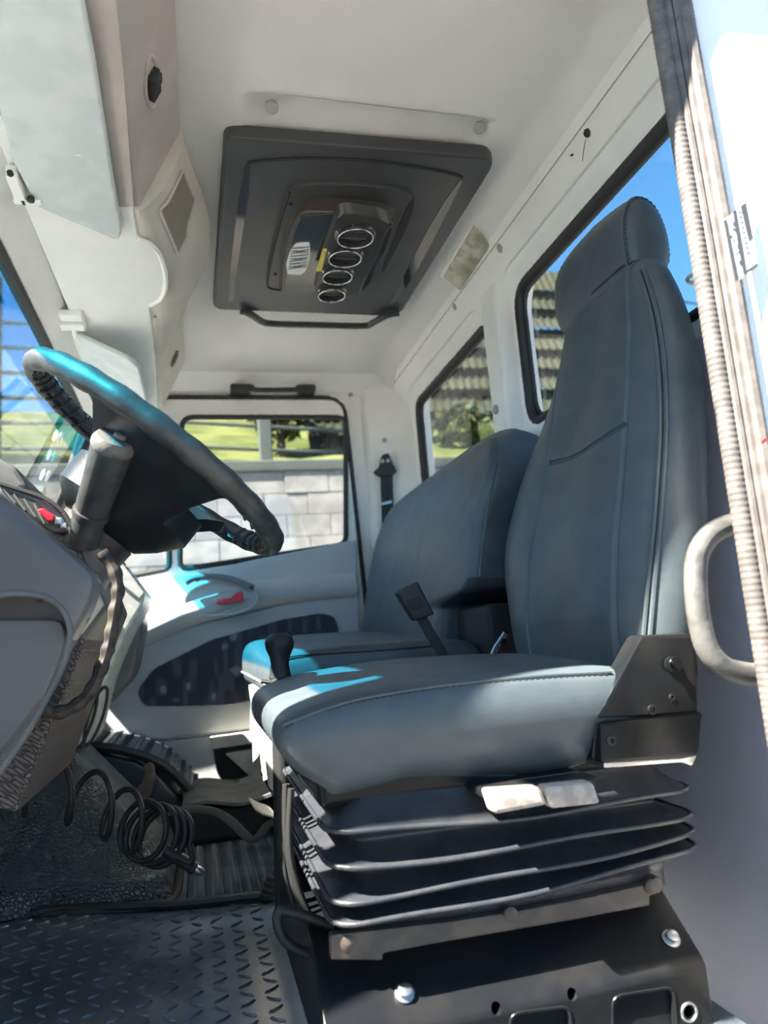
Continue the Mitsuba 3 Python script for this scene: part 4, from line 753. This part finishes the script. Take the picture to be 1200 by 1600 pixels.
wedge = rp([(0.4419,1.427),(0.4507,1.444),(0.4567,1.551),(0.455,1.694),(0.4386,1.759),(0.4353,1.696),(0.4418,1.568),(0.437,1.472)], 0.004)
obj('gloss_cheek', prism_z(wedge, 1.384, 1.392, 0.001), GLOSS, ck)
yl = rp([(0.3106,1.549),(0.319,1.545),(0.3218,1.647),(0.3098,1.651)], 0.001)
ylk = obj('yellow_label', prism_z(yl, 1.3862, 1.390), YELLOW, ck, label='narrow yellow warning label')
ya, yb = np.array([(0.3141,1.549),(0.3151,1.636)])
for k in range(2):
    off = np.array([0.003 * (k - 0.5) * 1.6, 0]); m = [tube([(*(ya + (yb - ya) * (t + 0.01) + off), 1.386), (*(ya + (yb - ya) * (t + 0.05) + off), 1.386)], 0.0006, 4) for t in np.linspace(0, 0.9, 12)]
    obj('print', cat(m), INK, ylk, kind='stuff')
for q, rad in zip([(0.3712,1.478,1.382),(0.3652,1.569,1.382),(0.3633,1.659,1.382),(0.3662,1.758,1.382)], (0.0415, 0.0395, 0.0375, 0.036)):
    vk = obj('round_vent', lathe([(rad * 0.86, 0.006), (rad * 0.90, -0.006), (rad * 0.94, -0.009), (rad, -0.007), (rad * 1.03, 0.0), (rad * 1.06, 0.012), (rad * 0.7, 0.014)], (q[0], q[1], 1.385), Z, 36), GLOSS, ck, 40)
    obj('bright_ring', tube([(q[0] + rad * 0.965 * math.cos(a), q[1] + rad * 0.965 * math.sin(a), 1.3765) for a in np.linspace(0, 2 * np.pi, 49)[:-1]], 0.0017, 6, True), CHROME, vk, 60)
    obj('outer_ring', lathe([(rad * 1.04, 0.012), (rad * 1.02, -0.002), (rad * 1.14, 0.002), (rad * 1.16, 0.012)], (q[0], q[1], 1.384), Z, 36), GLOSS, vk, 40)
    obj('vent_well', lathe([(0.0001, 0.012), (rad * 0.82, 0.012), (rad * 0.84, 0.002), (rad * 0.80, 0.002), (rad * 0.79, 0.009), (0.0001, 0.009)], (q[0], q[1], 1.385), Z, 32), DARK, vk)
    for s in (-0.35, 0.35):
        obj('louvre', rbox((q[0] - rad * 0.75, q[1] + s * rad - 0.0012, 1.385), (q[0] + rad * 0.75, q[1] + s * rad + 0.0012, 1.396), 0.001), GREYPL, vk)
for q in [(0.228,1.464,1.444),(0.2255,1.78,1.444)]: obj('screw', disc_on(q, (0, 0, -1), 0.004), DARK, hk)
obj('screw_hole', disc_on([(0.4795,1.476,1.452)][0], (0, 0, -1), 0.005), DARK, hk)
P = rp([(0.1594,2.001,1.44),(0.2196,2.07,1.44),(0.2748,2.089,1.44),(0.5309,2.082,1.44),(0.5749,2.028,1.44),(0.6107,1.98,1.44)], 0.012, 4) if False else [(0.1519,1.997,1.44),(0.1785,2.016,1.44),(0.2174,2.066,1.44),(0.2544,2.077,1.44),(0.39,2.077,1.44),(0.5249,2.073,1.44),(0.5495,2.048,1.44),(0.579,1.996,1.44),(0.6135,1.976,1.44)]
obj('rear_handle', tube(cr(P, 4), 0.0115, 10, flat=0.8), HATCH, ru)

# ================================================================ small fittings
dl = thing('dome_lamp', 'yellowed rectangular dome lamp on the corner between headliner and rear wall', 'dome lamp')
dn = np.array([-0.5, 0, -0.87]); do = np.array([0.715, 1.82, 1.462]); du = np.array([-0.87, 0, 0.5])
def dq(P3): return [((np.array(p) - do) @ np.array([0, 1.0, 0]), (np.array(p) - do) @ du) for p in P3]
dpl = rp(dq([(0.6829,1.543,1.462),(0.7351,1.56,1.432),(0.7422,1.785,1.428),(0.6875,1.77,1.459)]), 0.008, 4)
sgn = 1 if np.dot(np.cross((0, 1, 0), du), dn) > 0 else -1
obj('lens', prism(dpl, do, Y, du, *sorted((sgn * 0.030, sgn * -0.012)), 0.008), LENS, dl)
bpl = rp(dq([(0.6851,1.546,1.472),(0.7466,1.561,1.437),(0.7567,1.814,1.431),(0.6865,1.797,1.472)]), 0.004, 4)
obj('base', prism(bpl, do, Y, du, *sorted((sgn * 0.012, sgn * -0.02)), 0.004), PAINT, dl)
q = [(0.7078,1.768,1.448)][0]
obj('switch', rbox(np.array(q) - [0.004, 0.012, 0.004], np.array(q) + [0.002, 0.012, 0.003], 0.002), DARK, dl)
rh = thing('roof_grab_handle', 'black grab handle on the header above the passenger door', 'grab handle')
hp = [(0.1434,2.53,1.4),(0.2105,2.53,1.4),(0.2281,2.53,1.393),(0.37,2.53,1.394),(0.3843,2.53,1.401),(0.4379,2.53,1.399)]
obj('bar', tube(cr(hp, 5), [0.013 if (i < 7 or i > 18) else 0.0095 for i in range(len(cr(hp, 5)))], 8), RUBBER, rh)
obj('foot', rbox(np.array(hp[0]) + [-0.004, -0.012, -0.014], np.array(hp[1]) + [0.0, 0.05, 0.012], 0.004), RUBBER, rh)
obj('foot', rbox(np.array(hp[4]) + [0.0, -0.012, -0.014], np.array(hp[5]) + [0.004, 0.05, 0.012], 0.004), RUBBER, rh)

# driver door rubber seal, grab handle, outer markings
dse = thing('door_seal', 'ribbed rubber door seal running down the driver side pillar edge', 'door seal')
zz = np.linspace(1.44, -0.30, 260)
def sx(z): return 0.597 - 0.004 * sst(0.9, 1.3, z) - 0.10 * np.clip((z - 1.28) / 0.16, 0, 1) ** 2
def strip(s, r, ribs=False, n=10):
    P = np.array([(sx(z) + 0.70 * s, 0.707 - 0.70 * s, z) for z in zz])
    return P, r
P, r = strip(0.008, 0.0105)
zr = np.linspace(1.44, -0.30, 1100); P = np.array([(sx(z) + 0.0056, 0.7014, z) for z in zr])
obj('ribbed_bulb', tube(P, [0.0105 + 0.0003 * math.sin(i * 1.35) for i in range(len(P))], 10), SEALD, dse, 50)
for s, r in ((0.0215, 0.0052), (0.031, 0.0052)):
    P, _ = strip(s, r); obj('ridge', tube(P, r, 8), SEALD, dse)
P, _ = strip(0.041, 0.006); obj('outer_flap', tube(P, 0.008, 8, flat=1.0, up=(0.7, -0.7, 0)), SEALD, dse)
P, _ = strip(0.022, 0.006); obj('carrier', loft([[(p[0] + 0.7 * a + 0.7 * b, p[1] - 0.7 * a + 0.7 * b, p[2]) for a, b in ((-0.02, 0.001), (0.026, 0.001), (0.026, 0.012), (-0.02, 0.012))] for p in P[::6]]), SEALD, dse)
gh = thing('pillar_grab_handle', 'worn grey rubber grab handle on the driver side door pillar', 'grab handle')
P = cr([(0.6812,0.735,0.5943),(0.6499,0.735,0.5986),(0.6225,0.735,0.5974),(0.5925,0.735,0.5887),(0.5725,0.735,0.5744),(0.56,0.735,0.5526),(0.5537,0.735,0.516),(0.5532,0.735,0.4833),(0.5583,0.735,0.4541),(0.575,0.735,0.4334),(0.6031,0.735,0.423),(0.6458,0.735,0.417)], 7)
obj('grip', tube(P, 0.0135, 12, flat=0.85, up=(0, 1, 0)), HANDLE, gh, 60)
tag(obj('safety_sticker', prism(rp([(a, b) for a, b in [(0.6128,0.9463),(0.6465,0.9693),(0.6479,0.8924),(0.6161,0.8685)]], 0.001), (0, 0.6635, 0), X, Z, 0.0, 0.0012), LABELW), 'white sticker with dark bars of print on the bright outer panel', 'sticker')
stk = 'safety_sticker'
def mark(pts, nm='print_bar', m=INK): obj(nm, prism(pts, (0, 0.6635, 0), X, Z, 0.0012, 0.0018), m, stk)
mark([(0.6098,0.9432),(0.6138,0.946),(0.6166,0.8706),(0.6116,0.8672)]); mark([(0.6244,0.9557),(0.6294,0.9585),(0.6297,0.9032),(0.6292,0.8776),(0.6245,0.8758),(0.6236,0.9037)])
mark([(0.6366,0.964),(0.6448,0.9696),(0.646,0.9236),(0.6398,0.9192)]); mark([(0.6272,0.8807),(0.6461,0.8921),(0.6462,0.888),(0.6282,0.8767)])
rs = random.Random(3)
for k in range(16):
    t = rs.random(); c = np.array([(0.6169,0.9437),(0.6208,0.8796)]); p = c[0] + (c[1] - c[0]) * t + np.array([rs.uniform(-0.004, 0.006), 0]); s = rs.uniform(0.0012, 0.003)
    mark([(p[0], p[1]), (p[0] + s, p[1] + s * 0.6), (p[0] + s * 1.4, p[1] - s), (p[0] + s * 0.3, p[1] - s * 0.8)], 'print_letter')
for k in range(9):
    t = k / 9 + 0.04; c = np.array([(0.6321,0.9587),(0.6344,0.9003)]); p = c[0] + (c[1] - c[0]) * t; s = 0.0035
    mark([(p[0], p[1]), (p[0] + s, p[1] + s * 0.5), (p[0] + s, p[1] - s * 0.2), (p[0], p[1] - s * 0.6)], 'print_letter')
tag(obj('red_decal', prism([(0.6117,0.6776),(0.6184,0.6819),(0.6186,0.6782),(0.6119,0.6746)], (0, 0.6640, 0), X, Z, 0, 0.001), RED), 'tiny red decal on the bright outer panel', 'sticker')

# ================================================================ cab floor things
mt = thing('floor_mat', 'black diamond tread rubber mat in the driver footwell', 'floor mat')
mp = cr([(-0.50, 1.60), (-0.33, 1.685), (-0.22, 1.645), (-0.117, 1.60), (-0.05, 1.575), (0.02, 1.555), (0.08, 1.545), (0.125, 1.535)], 5)
mpoly = np.vstack([mp, [(0.132, 1.3), (0.132, 0.76), (-0.50, 0.76)]])
gx, gy = np.linspace(-0.5, 0.132, 50), np.linspace(0.76, 1.70, 70)
def mz(x, y): return 0.010 + 0.012 * np.exp(-((y - 1.50 + 0.25 * x) / 0.05) ** 2) * (0.6 + 0.4 * np.sin(9 * x)) + 0.010 * np.clip((x - 0.10) / 0.03, 0, 1) ** 2
m = prism_z(mpoly, 0.001, 0.0101); m = m.subdivide_to_size(0.04); v = np.array(m.vertices); v[:, 2] = np.where(v[:, 2] > 0.009, mz(v[:, 0], v[:, 1]), v[:, 2]); m.vertices = v
mk = obj('mat_sheet', m, MATR, mt, 40)
def lozenge(c, ang, L, W, H):
    u = np.array([math.cos(ang), math.sin(ang)]); n = np.array([-u[1], u[0]]); top, bot = [], []
    q = [(-1, 0), (-0.45, -0.8), (0, -1), (0.45, -0.8), (1, 0), (0.45, 0.8), (0, 1), (-0.45, 0.8)]
    b = [np.r_[c[:2] + u * a * L / 2 + n * w * W / 2, c[2]] for a, w in q]; t = [np.r_[c[:2] + u * a * L * 0.36 + n * w * W * 0.22, c[2] + H] for a, w in q]
    v = b + t + [np.r_[c[:2], c[2] + H]]; i = np.arange(8); j = (i + 1) % 8
    return tm(v, np.vstack([np.stack([i, j, j + 8], 1), np.stack([i, j + 8, i + 8], 1), np.stack([i + 8, j + 8, 0 * i + 16], 1)]))
ms = []; SP = shapely.Polygon(mpoly).buffer(-0.018)
pitch = 0.0385
for i in range(-30, 30):
    for j in range(-30, 45):
        x, y = -0.2 + (i + 0.0) * pitch * 0.92, 1.2 + j * pitch * 0.78
        if SP.contains(shapely.Point(x, y)): ms.append(lozenge(np.array([x, y, mz(x, y) - 0.0008]), (0.55 if (i + j) % 2 else -0.75) + 0.1 * math.sin(x * 5), 0.029, 0.0085, 0.0036))
obj('tread', cat(ms), MATR, mk, 40, kind='stuff')
mt2 = thing('floor_mat', 'finer treaded rubber mat in the middle of the cab floor', 'floor mat')
m2 = [(-0.12, 1.62), (0.02, 1.572), (0.12, 1.552), (0.30, 1.55), (0.30, 2.45), (-0.12, 2.45)]
mk2 = obj('mat_sheet', prism_z(rp(m2, 0.01, 3), 0.001, 0.010, 0.002), MATR, mt2)
ms = []; SP = shapely.Polygon(m2).buffer(-0.012)
for i in range(0, 24):
    for j in range(0, 60):
        x, y = -0.11 + i * 0.0185, 1.56 + j * 0.0125
        if y < 2.1 and SP.contains(shapely.Point(x, y)): ms.append(lozenge(np.array([x, y, 0.0095]), 0.5 if i % 2 else -0.5, 0.021, 0.0066, 0.0035))
obj('tread', cat(ms), MATR, mk2, 40, kind='stuff')
ed = thing('mat_edging', 'black rubber bead along the front edge of the driver mat', 'edging strip')
obj('bead', tube(cr([(-0.335, 1.675, 0.016), (-0.29, 1.672, 0.018), (-0.22, 1.645, 0.018), (-0.117, 1.603, 0.02), (-0.05, 1.578, 0.02), (0.02, 1.558, 0.022), (0.08, 1.548, 0.022), (0.125, 1.538, 0.02)], 8), 0.009, 8), RUBBER, ed)
# vinyl cover over the engine tunnel
tun = thing('tunnel_cover', 'grey grained vinyl cover moulded over the engine tunnel beside the pedals', 'floor cover')
gx = np.linspace(-0.62, -0.068, 90); gv = np.linspace(0, 1, 110); G = []
def yf(x): return ip(x, [-0.62, -0.33, -0.117, -0.068], [1.72, 1.685, 1.612, 1.64])
def Hh(x): return ip(x, [-0.62, -0.45, -0.28, -0.18, -0.10, -0.084, -0.068], [0.27, 0.285, 0.290, 0.185, 0.092, 0.062, 0.004])
for v in gv:
    row = []
    for x in gx:
        y = yf(x) + v * 0.42; d = v * 0.42
        lipz = 0.052 * sst(0.0, 0.016, d); up_ = sst(0.012, 0.15, d)
        z = 0.006 + min(lipz, Hh(x)) + max(0.0, Hh(x) - 0.058) * up_
        z += 0.010 * math.exp(-((x + 0.17) / 0.05) ** 2 - ((d - 0.08) / 0.035) ** 2) - 0.008 * math.exp(-((x + 0.12) / 0.03) ** 2 - ((d - 0.06) / 0.03) ** 2)
        if v > 0.93: z *= 1 - ((v - 0.93) / 0.07) ** 2
        row.append((x, y, z))
    G.append(row)
obj('cover_sheet', sheet(G, 0.006), VINYL, tun, 50)
tb = [(x, yf(x) - 0.004, 0.012) for x in np.linspace(-0.34, -0.10, 16)] + [(-0.075, 1.62, 0.012), (-0.062, 1.68, 0.012), (-0.060, 1.8, 0.012), (-0.060, 2.0, 0.012)]
obj('cover_edge', tube(cr(tb, 4), 0.010, 8), RUBBER, tun)
# coiled air hose
ch = thing('coiled_air_hose', 'black coiled air hose draped in front of the vinyl tunnel cover', 'hose')
ax = np.array([(-0.4301,1.52,0.3009),(-0.3467,1.52,0.2907),(-0.2718,1.52,0.2703),(-0.2007,1.52,0.2411),(-0.1454,1.52,0.2022),(-0.1121,1.52,0.1751),(-0.0838,1.52,0.1621),(-0.0702,1.52,0.1557)]); sA = np.r_[0, 0.9, 1.9, 2.9, 3.9, 5.0, 6.9, 8.2]
tt = np.linspace(0, 8.2, 620); P = []
for t in tt:
    c = np.array([ip(t, sA, ax[:, k]) for k in range(3)]); ph = 2 * np.pi * t + 0.6
    rr = ip(t, [0, 1, 4, 5, 8.2], [0.045, 0.050, 0.052, 0.051, 0.053])
    w1 = ip(t, [0, 4, 5.5], [0.35, 0.45, 0.85]); e1, e2 = np.array([w1, -0.5, 0.1]), np.array([0.15, 0.0, 0.97])
    P.append(c + rr * (math.cos(ph) * e2 + math.sin(ph) * e1))
obj('coil', tube(P, 0.0056, 8), RUBBER, ch, 60)
q = np.array([(-0.0744,1.5,0.1408),(-0.0221,1.5,0.1009),(-0.0154,1.5,0.0954),(-0.0075,1.5,0.0909)])
P2 = [P[-1], P[-1] + np.array([0.0, -0.01, -0.03]), q[0]]
obj('hose_tail', tube(cr(P2, 6), 0.0056, 8), RUBBER, ch)
obj('connector', tube([q[0], q[0] * 0.5 + q[1] * 0.5, q[1]], [0.011, 0.012, 0.012], 12), RUBBER, ch)
obj('metal_tip', tube([q[1], q[2], q[3]], [0.008, 0.009, 0.006], 12), STEEL, ch, label='metal hose tip')
# bracket plate with round cut-out
notch = [(-0.0, 0.0)]
pp = [(-0.2444,0.1681),(-0.2262,0.1886),(-0.2108,0.2126),(-0.2034,0.2041),(-0.1962,0.1864),(-0.1843,0.1758),(-0.1662,0.1735),(-0.1507,0.1839),(-0.1441,0.2046),(-0.1468,0.2235),(-0.1313,0.2294),(-0.1221,0.2237),(-0.1183,0.1954),(-0.1301,0.1537),(-0.1522,0.123),(-0.193,0.1193),(-0.2301,0.1331)]
tag(obj('bracket_plate', prism_y(rp(pp, 0.004), 2.00, 2.03, 0.003), STRAP), 'brown plate with a round notch beyond the vinyl tunnel cover', 'bracket')
# curled rubber mat against the passenger door
cm = thing('floor_mat', 'black rubber mat curled up in an arch against the passenger door', 'floor mat')
o_ = cr([(-0.4245,2.2,0.2479),(-0.3532,2.2,0.2645),(-0.2805,2.2,0.2697),(-0.1822,2.2,0.2419),(-0.1027,2.2,0.1972),(-0.0469,2.2,0.1346),(0.0022,2.2,0.0676)], 6); i_ = o_.copy()
tn = np.gradient(o_, axis=0); nn = np.stack([-tn[:, 2], 0 * tn[:, 0], tn[:, 0]], 1); nn /= np.linalg.norm(nn, axis=1, keepdims=True); i_ = o_ - nn * 0.028
G = [[(p[0], y, p[2] + 0.0) for p in o_] for y in np.linspace(2.20, 2.53, 12)]
obj('mat_sheet', sheet(G, 0.012), MATR, cm, 50)
rb_ = []
for k in range(0, len(o_) - 1, 2):
    for y in np.linspace(2.22, 2.5, 11): rb_.append(lozenge(np.array([o_[k][0], y, o_[k][2]]), 0.6 if k % 4 else -0.6, 0.03, 0.008, 0.005))
obj('tread', cat(rb_), MATR, cm, 40, kind='stuff')
obj('rolled_edge', tube(o_ + [0, -0.004, -0.008], 0.013, 8), RUBBER, cm)
obj('inner_roll', prism_y(rp([(-0.3436,0.2314),(-0.2695,0.2365),(-0.1777,0.2054),(-0.1192,0.1607),(-0.0695,0.0981),(-0.0532,0.0669),(-0.2879,0.0974),(-0.3522,0.1671)], 0.01), 2.24, 2.40, 0.01), MATR, cm)
# dark bag with straps under the bench front
bg = thing('tool_bag', 'flat dark bag with grey straps on the floor in front of the bench', 'bag')
obj('body', rbox((-0.055, 2.02, 0.012), (0.16, 2.38, 0.105), 0.02, 2), DARK, bg)
obj('top_flap', sheet([[(-0.056 + 0.22 * u, 1.99 + 0.38 * v, 0.118 + 0.008 * math.sin(u * 7) - 0.006 * v) for u in np.linspace(0, 1, 24)] for v in np.linspace(0, 1, 8)], 0.008), GREYPL, bg)
obj('strap', tube(cr([(-0.1227,1.93,0.1165),(-0.0757,1.93,0.122),(-0.0162,1.93,0.1201),(0.0286,1.93,0.1054),(0.061,1.93,0.0803),(0.0872,1.93,0.0501),(0.1095,1.93,0.0323),(0.1301,1.93,0.0428),(0.1499,1.93,0.0624),(0.1814,1.93,0.0642)], 5), 0.013, 8, flat=0.16, up=(0, 0.8, 0.6)), STRAPG, bg, label='grey strap')
obj('pale_tab', sheet([[(a + 0.012 * u + 0.0, 1.90 - 0.04 * u, b - 0.02 * u) for a, b in cr(np.array([(0.1017,0.1343),(0.1195,0.1217),(0.1465,0.1078),(0.1666,0.0785),(0.1799,0.0398)]), 4)] for u in np.linspace(0, 1, 5)], 0.004), BEIGE, bg, label='sunlit pale cloth tab')
# cables by the seat foot
cc = thing('coiled_cable', 'small coil of black cable on the floor by the driver seat front', 'cable')
c0 = np.array([(0.1462,1.536,0.03)][0])
obj('coil', tube([(c0[0] + (0.045 - 0.0045 * t) * math.cos(6.283 * t), c0[1] + (0.045 - 0.0045 * t) * math.sin(6.283 * t), 0.020 + 0.009 * t) for t in np.linspace(0, 4, 130)], 0.0085, 8), RUBBER, cc, 60)
fc = thing('loose_cable', 'black cable looping out from under the driver seat suspension', 'cable')
obj('cable', tube(cr([(0.1514,1,0.1398),(0.1197,1,0.157),(0.096,1,0.1668),(0.0849,1,0.1686),(0.0819,1,0.1572),(0.0865,1,0.14),(0.0977,1,0.1263),(0.1171,1,0.1141),(0.1449,1,0.1048),(0.182,1,0.103)], 7), 0.0062, 8), RUBBER, fc, 60)
fh = thing('wiring_harness', 'bundle of black wiring down the front of the driver seat suspension', 'cable')
for k, q in enumerate(([(0.1105,1.08,0.3051),(0.1074,1.08,0.2503),(0.1094,1.08,0.2082),(0.1157,1.08,0.166),(0.1289,1.08,0.1231),(0.1443,1.08,0.0882)], [(0.1151,1.06,0.302),(0.1092,1.06,0.2461),(0.1103,1.06,0.2051),(0.1199,1.06,0.1632),(0.1363,1.06,0.1205),(0.1454,1.06,0.0873)], [(0.1055,1.1,0.2893),(0.1053,1.1,0.2377),(0.1051,1.1,0.1869),(0.1112,1.1,0.1525),(0.1225,1.1,0.1176)])):
    obj('wire', tube(cr(q, 6), 0.0055 - 0.0006 * k, 8), RUBBER, fh, 60)

# ================================================================ outside
struct('ground', rbox((-40, -30, -1.2), (40, 40, -1.08), 0.01), ASPHALT, 'pale dusty yard ground')
bw = thing('block_wall', 'grey concrete block wall seen through the passenger door window', 'wall')
obj('core', rbox((-9.0, 6.56, -1.10), (7.0, 6.80, 2.02), 0.01), CONCRETE, bw)
obj('coping', rbox((-9.0, 6.48, 2.02), (7.0, 6.86, 2.13), 0.015), RAIL, bw, label='dark capping rail')
blk = [mikit.ply(rbox((0.003, 6.5, 0.003), (0.397, 6.60, 0.197), 0.003), c_, smooth=35) for c_ in (CONCRETE, CONCRETE2)]
rb2 = random.Random(5)
for r_ in range(9):
    for c_ in range(-11, 9):
        k = free('block_wall__block'); x_ = c_ * 0.4 + 0.2 * (r_ % 2)
        scene[k] = {**blk[rb2.random() < 0.4], 'to_world': T4().translate([x_, rb2.uniform(-0.006, 0.004), 0.22 + r_ * 0.2])}
gx, gy = np.meshgrid(np.linspace(-30, 30, 80), np.linspace(6.8, 30, 50)); gz = 2.0 + (gy - 6.8) * 0.36 + 0.5 * meshkit.fbm(np.stack([gx * 0.4, gy * 0.4, 0 * gx], 2), 3, 4) - 0.10 * np.clip(gx, 0, 20) * 0
gz = np.minimum(gz, 5.4 + 0.05 * (gy - 6.8)) 
struct('hill', sheet(np.stack([gx, gy, gz], 2), 0.2), GRASS, 'bright green grass bank behind the wall', 50)
fe = thing('rail_fence', 'dark post and rail fence on top of the block wall', 'fence')
ang = 0.22; fd = np.array([math.cos(ang), math.sin(ang), 0])
for k in range(6):
    p = np.array([-9.0, 6.85, 2.36 + 0.235 * k]); 
    obj('rail', tube([p + [0, 0.0, 0], p + [9.0, 0.0, 0], p + np.array([9.0, 0, 0]) + fd * 2], 0.02, 6), RAIL, fe)
for x_ in (-8.2, -5.9, -3.6, -1.75, 0.62): obj('post', rbox((x_, 6.80, 2.0), (x_ + 0.12, 6.92, 4.0), 0.01), RAIL, fe)
sh = thing('sheet_fence', 'weathered corrugated sheet strips stepped up the bank behind the rear windows', 'fence')
for k in range(11):
    z0, y0 = 1.95 + 0.31 * k, 8.2 + 0.05 * k
    xs = np.linspace(1.35, 5.6, 310); G = []
    for v in np.linspace(0, 1, 4): G.append([(x, y0 + 0.17 * v + 0.012 * math.sin(x * 2 * math.pi / 0.11), z0 + 0.36 * v + 0.012 * math.sin(x * 2 * math.pi / 0.11 + 1) + 0.03 * meshkit.noise(np.array([x * 1.3, k * 3.0, 0.0]))) for x in xs])
    obj('strip', sheet(G, 0.012), ROOFM, sh, 40)
for x_ in (1.4, 3.3, 5.2): obj('post', rbox((x_, 8.62, 1.6), (x_ + 0.09, 8.72, 5.2), 0.01), RAIL, sh)
def tree(c, h, w, lab, n):
    t = thing('tree', lab, 'tree'); g = np.random.default_rng(n)
    obj('trunk', tube([(c[0], c[1], c[2] - 0.4), (c[0] + 0.05, c[1], c[2] + h * 0.4), (c[0], c[1], c[2] + h * 0.8)], [0.06, 0.045, 0.02], 8), BARK, t)
    V, Fc = [], []
    for i in range(n):
        d = g.normal(size=3); d /= np.linalg.norm(d); p = np.array(c) + [0, 0, h * 0.6] + d * g.random() ** 0.4 * [w, w, h * 0.42]
        a, b = g.normal(size=3), g.normal(size=3); a /= np.linalg.norm(a); b = np.cross(a, b); b /= np.linalg.norm(b); s = g.uniform(0.05, 0.10); k = len(V)
        V += [p - a * s, p + b * s * 0.5, p + a * s, p - b * s * 0.5]; Fc += [(k, k + 1, k + 2), (k, k + 2, k + 3)]
    obj('foliage', tm(V, Fc), LEAF, t, False)
tree((0.93, 7.95, 2.4), 1.5, 0.42, 'small dark leafy tree on the bank seen through the passenger door window', 900)
tree((3.0, 7.65, 2.1), 0.9, 0.36, 'low green shrub seen through the far rear window', 700)
wr_ = thing('overhead_wire', 'thin overhead wire against the blue sky', 'wire')
wq = [(4.761,12,7.252),(6.476,12,7.064),(7.012,12,7.01),(10.15,12,6.609),(11.76,12,6.44)]
obj('wire', tube(wq, 0.02, 5), RAIL, wr_)
hkq = [(0.93,0.996,1.099),(0.93,1.084,1.118),(0.93,1.11,1.125),(0.93,1.124,1.123),(0.93,1.115,1.111),(0.93,1.087,1.102),(0.93,0.9999,1.081)]
hk_ = thing('rear_hook', 'small steel hook outside the rear window beside the headrest', 'hook')
obj('bar', tube(cr(hkq, 4), 0.004, 8), STEEL, hk_)
obj('mount', rbox((0.86, 0.80, 1.16), (0.96, 0.86, 1.24), 0.006), STEEL, hk_)
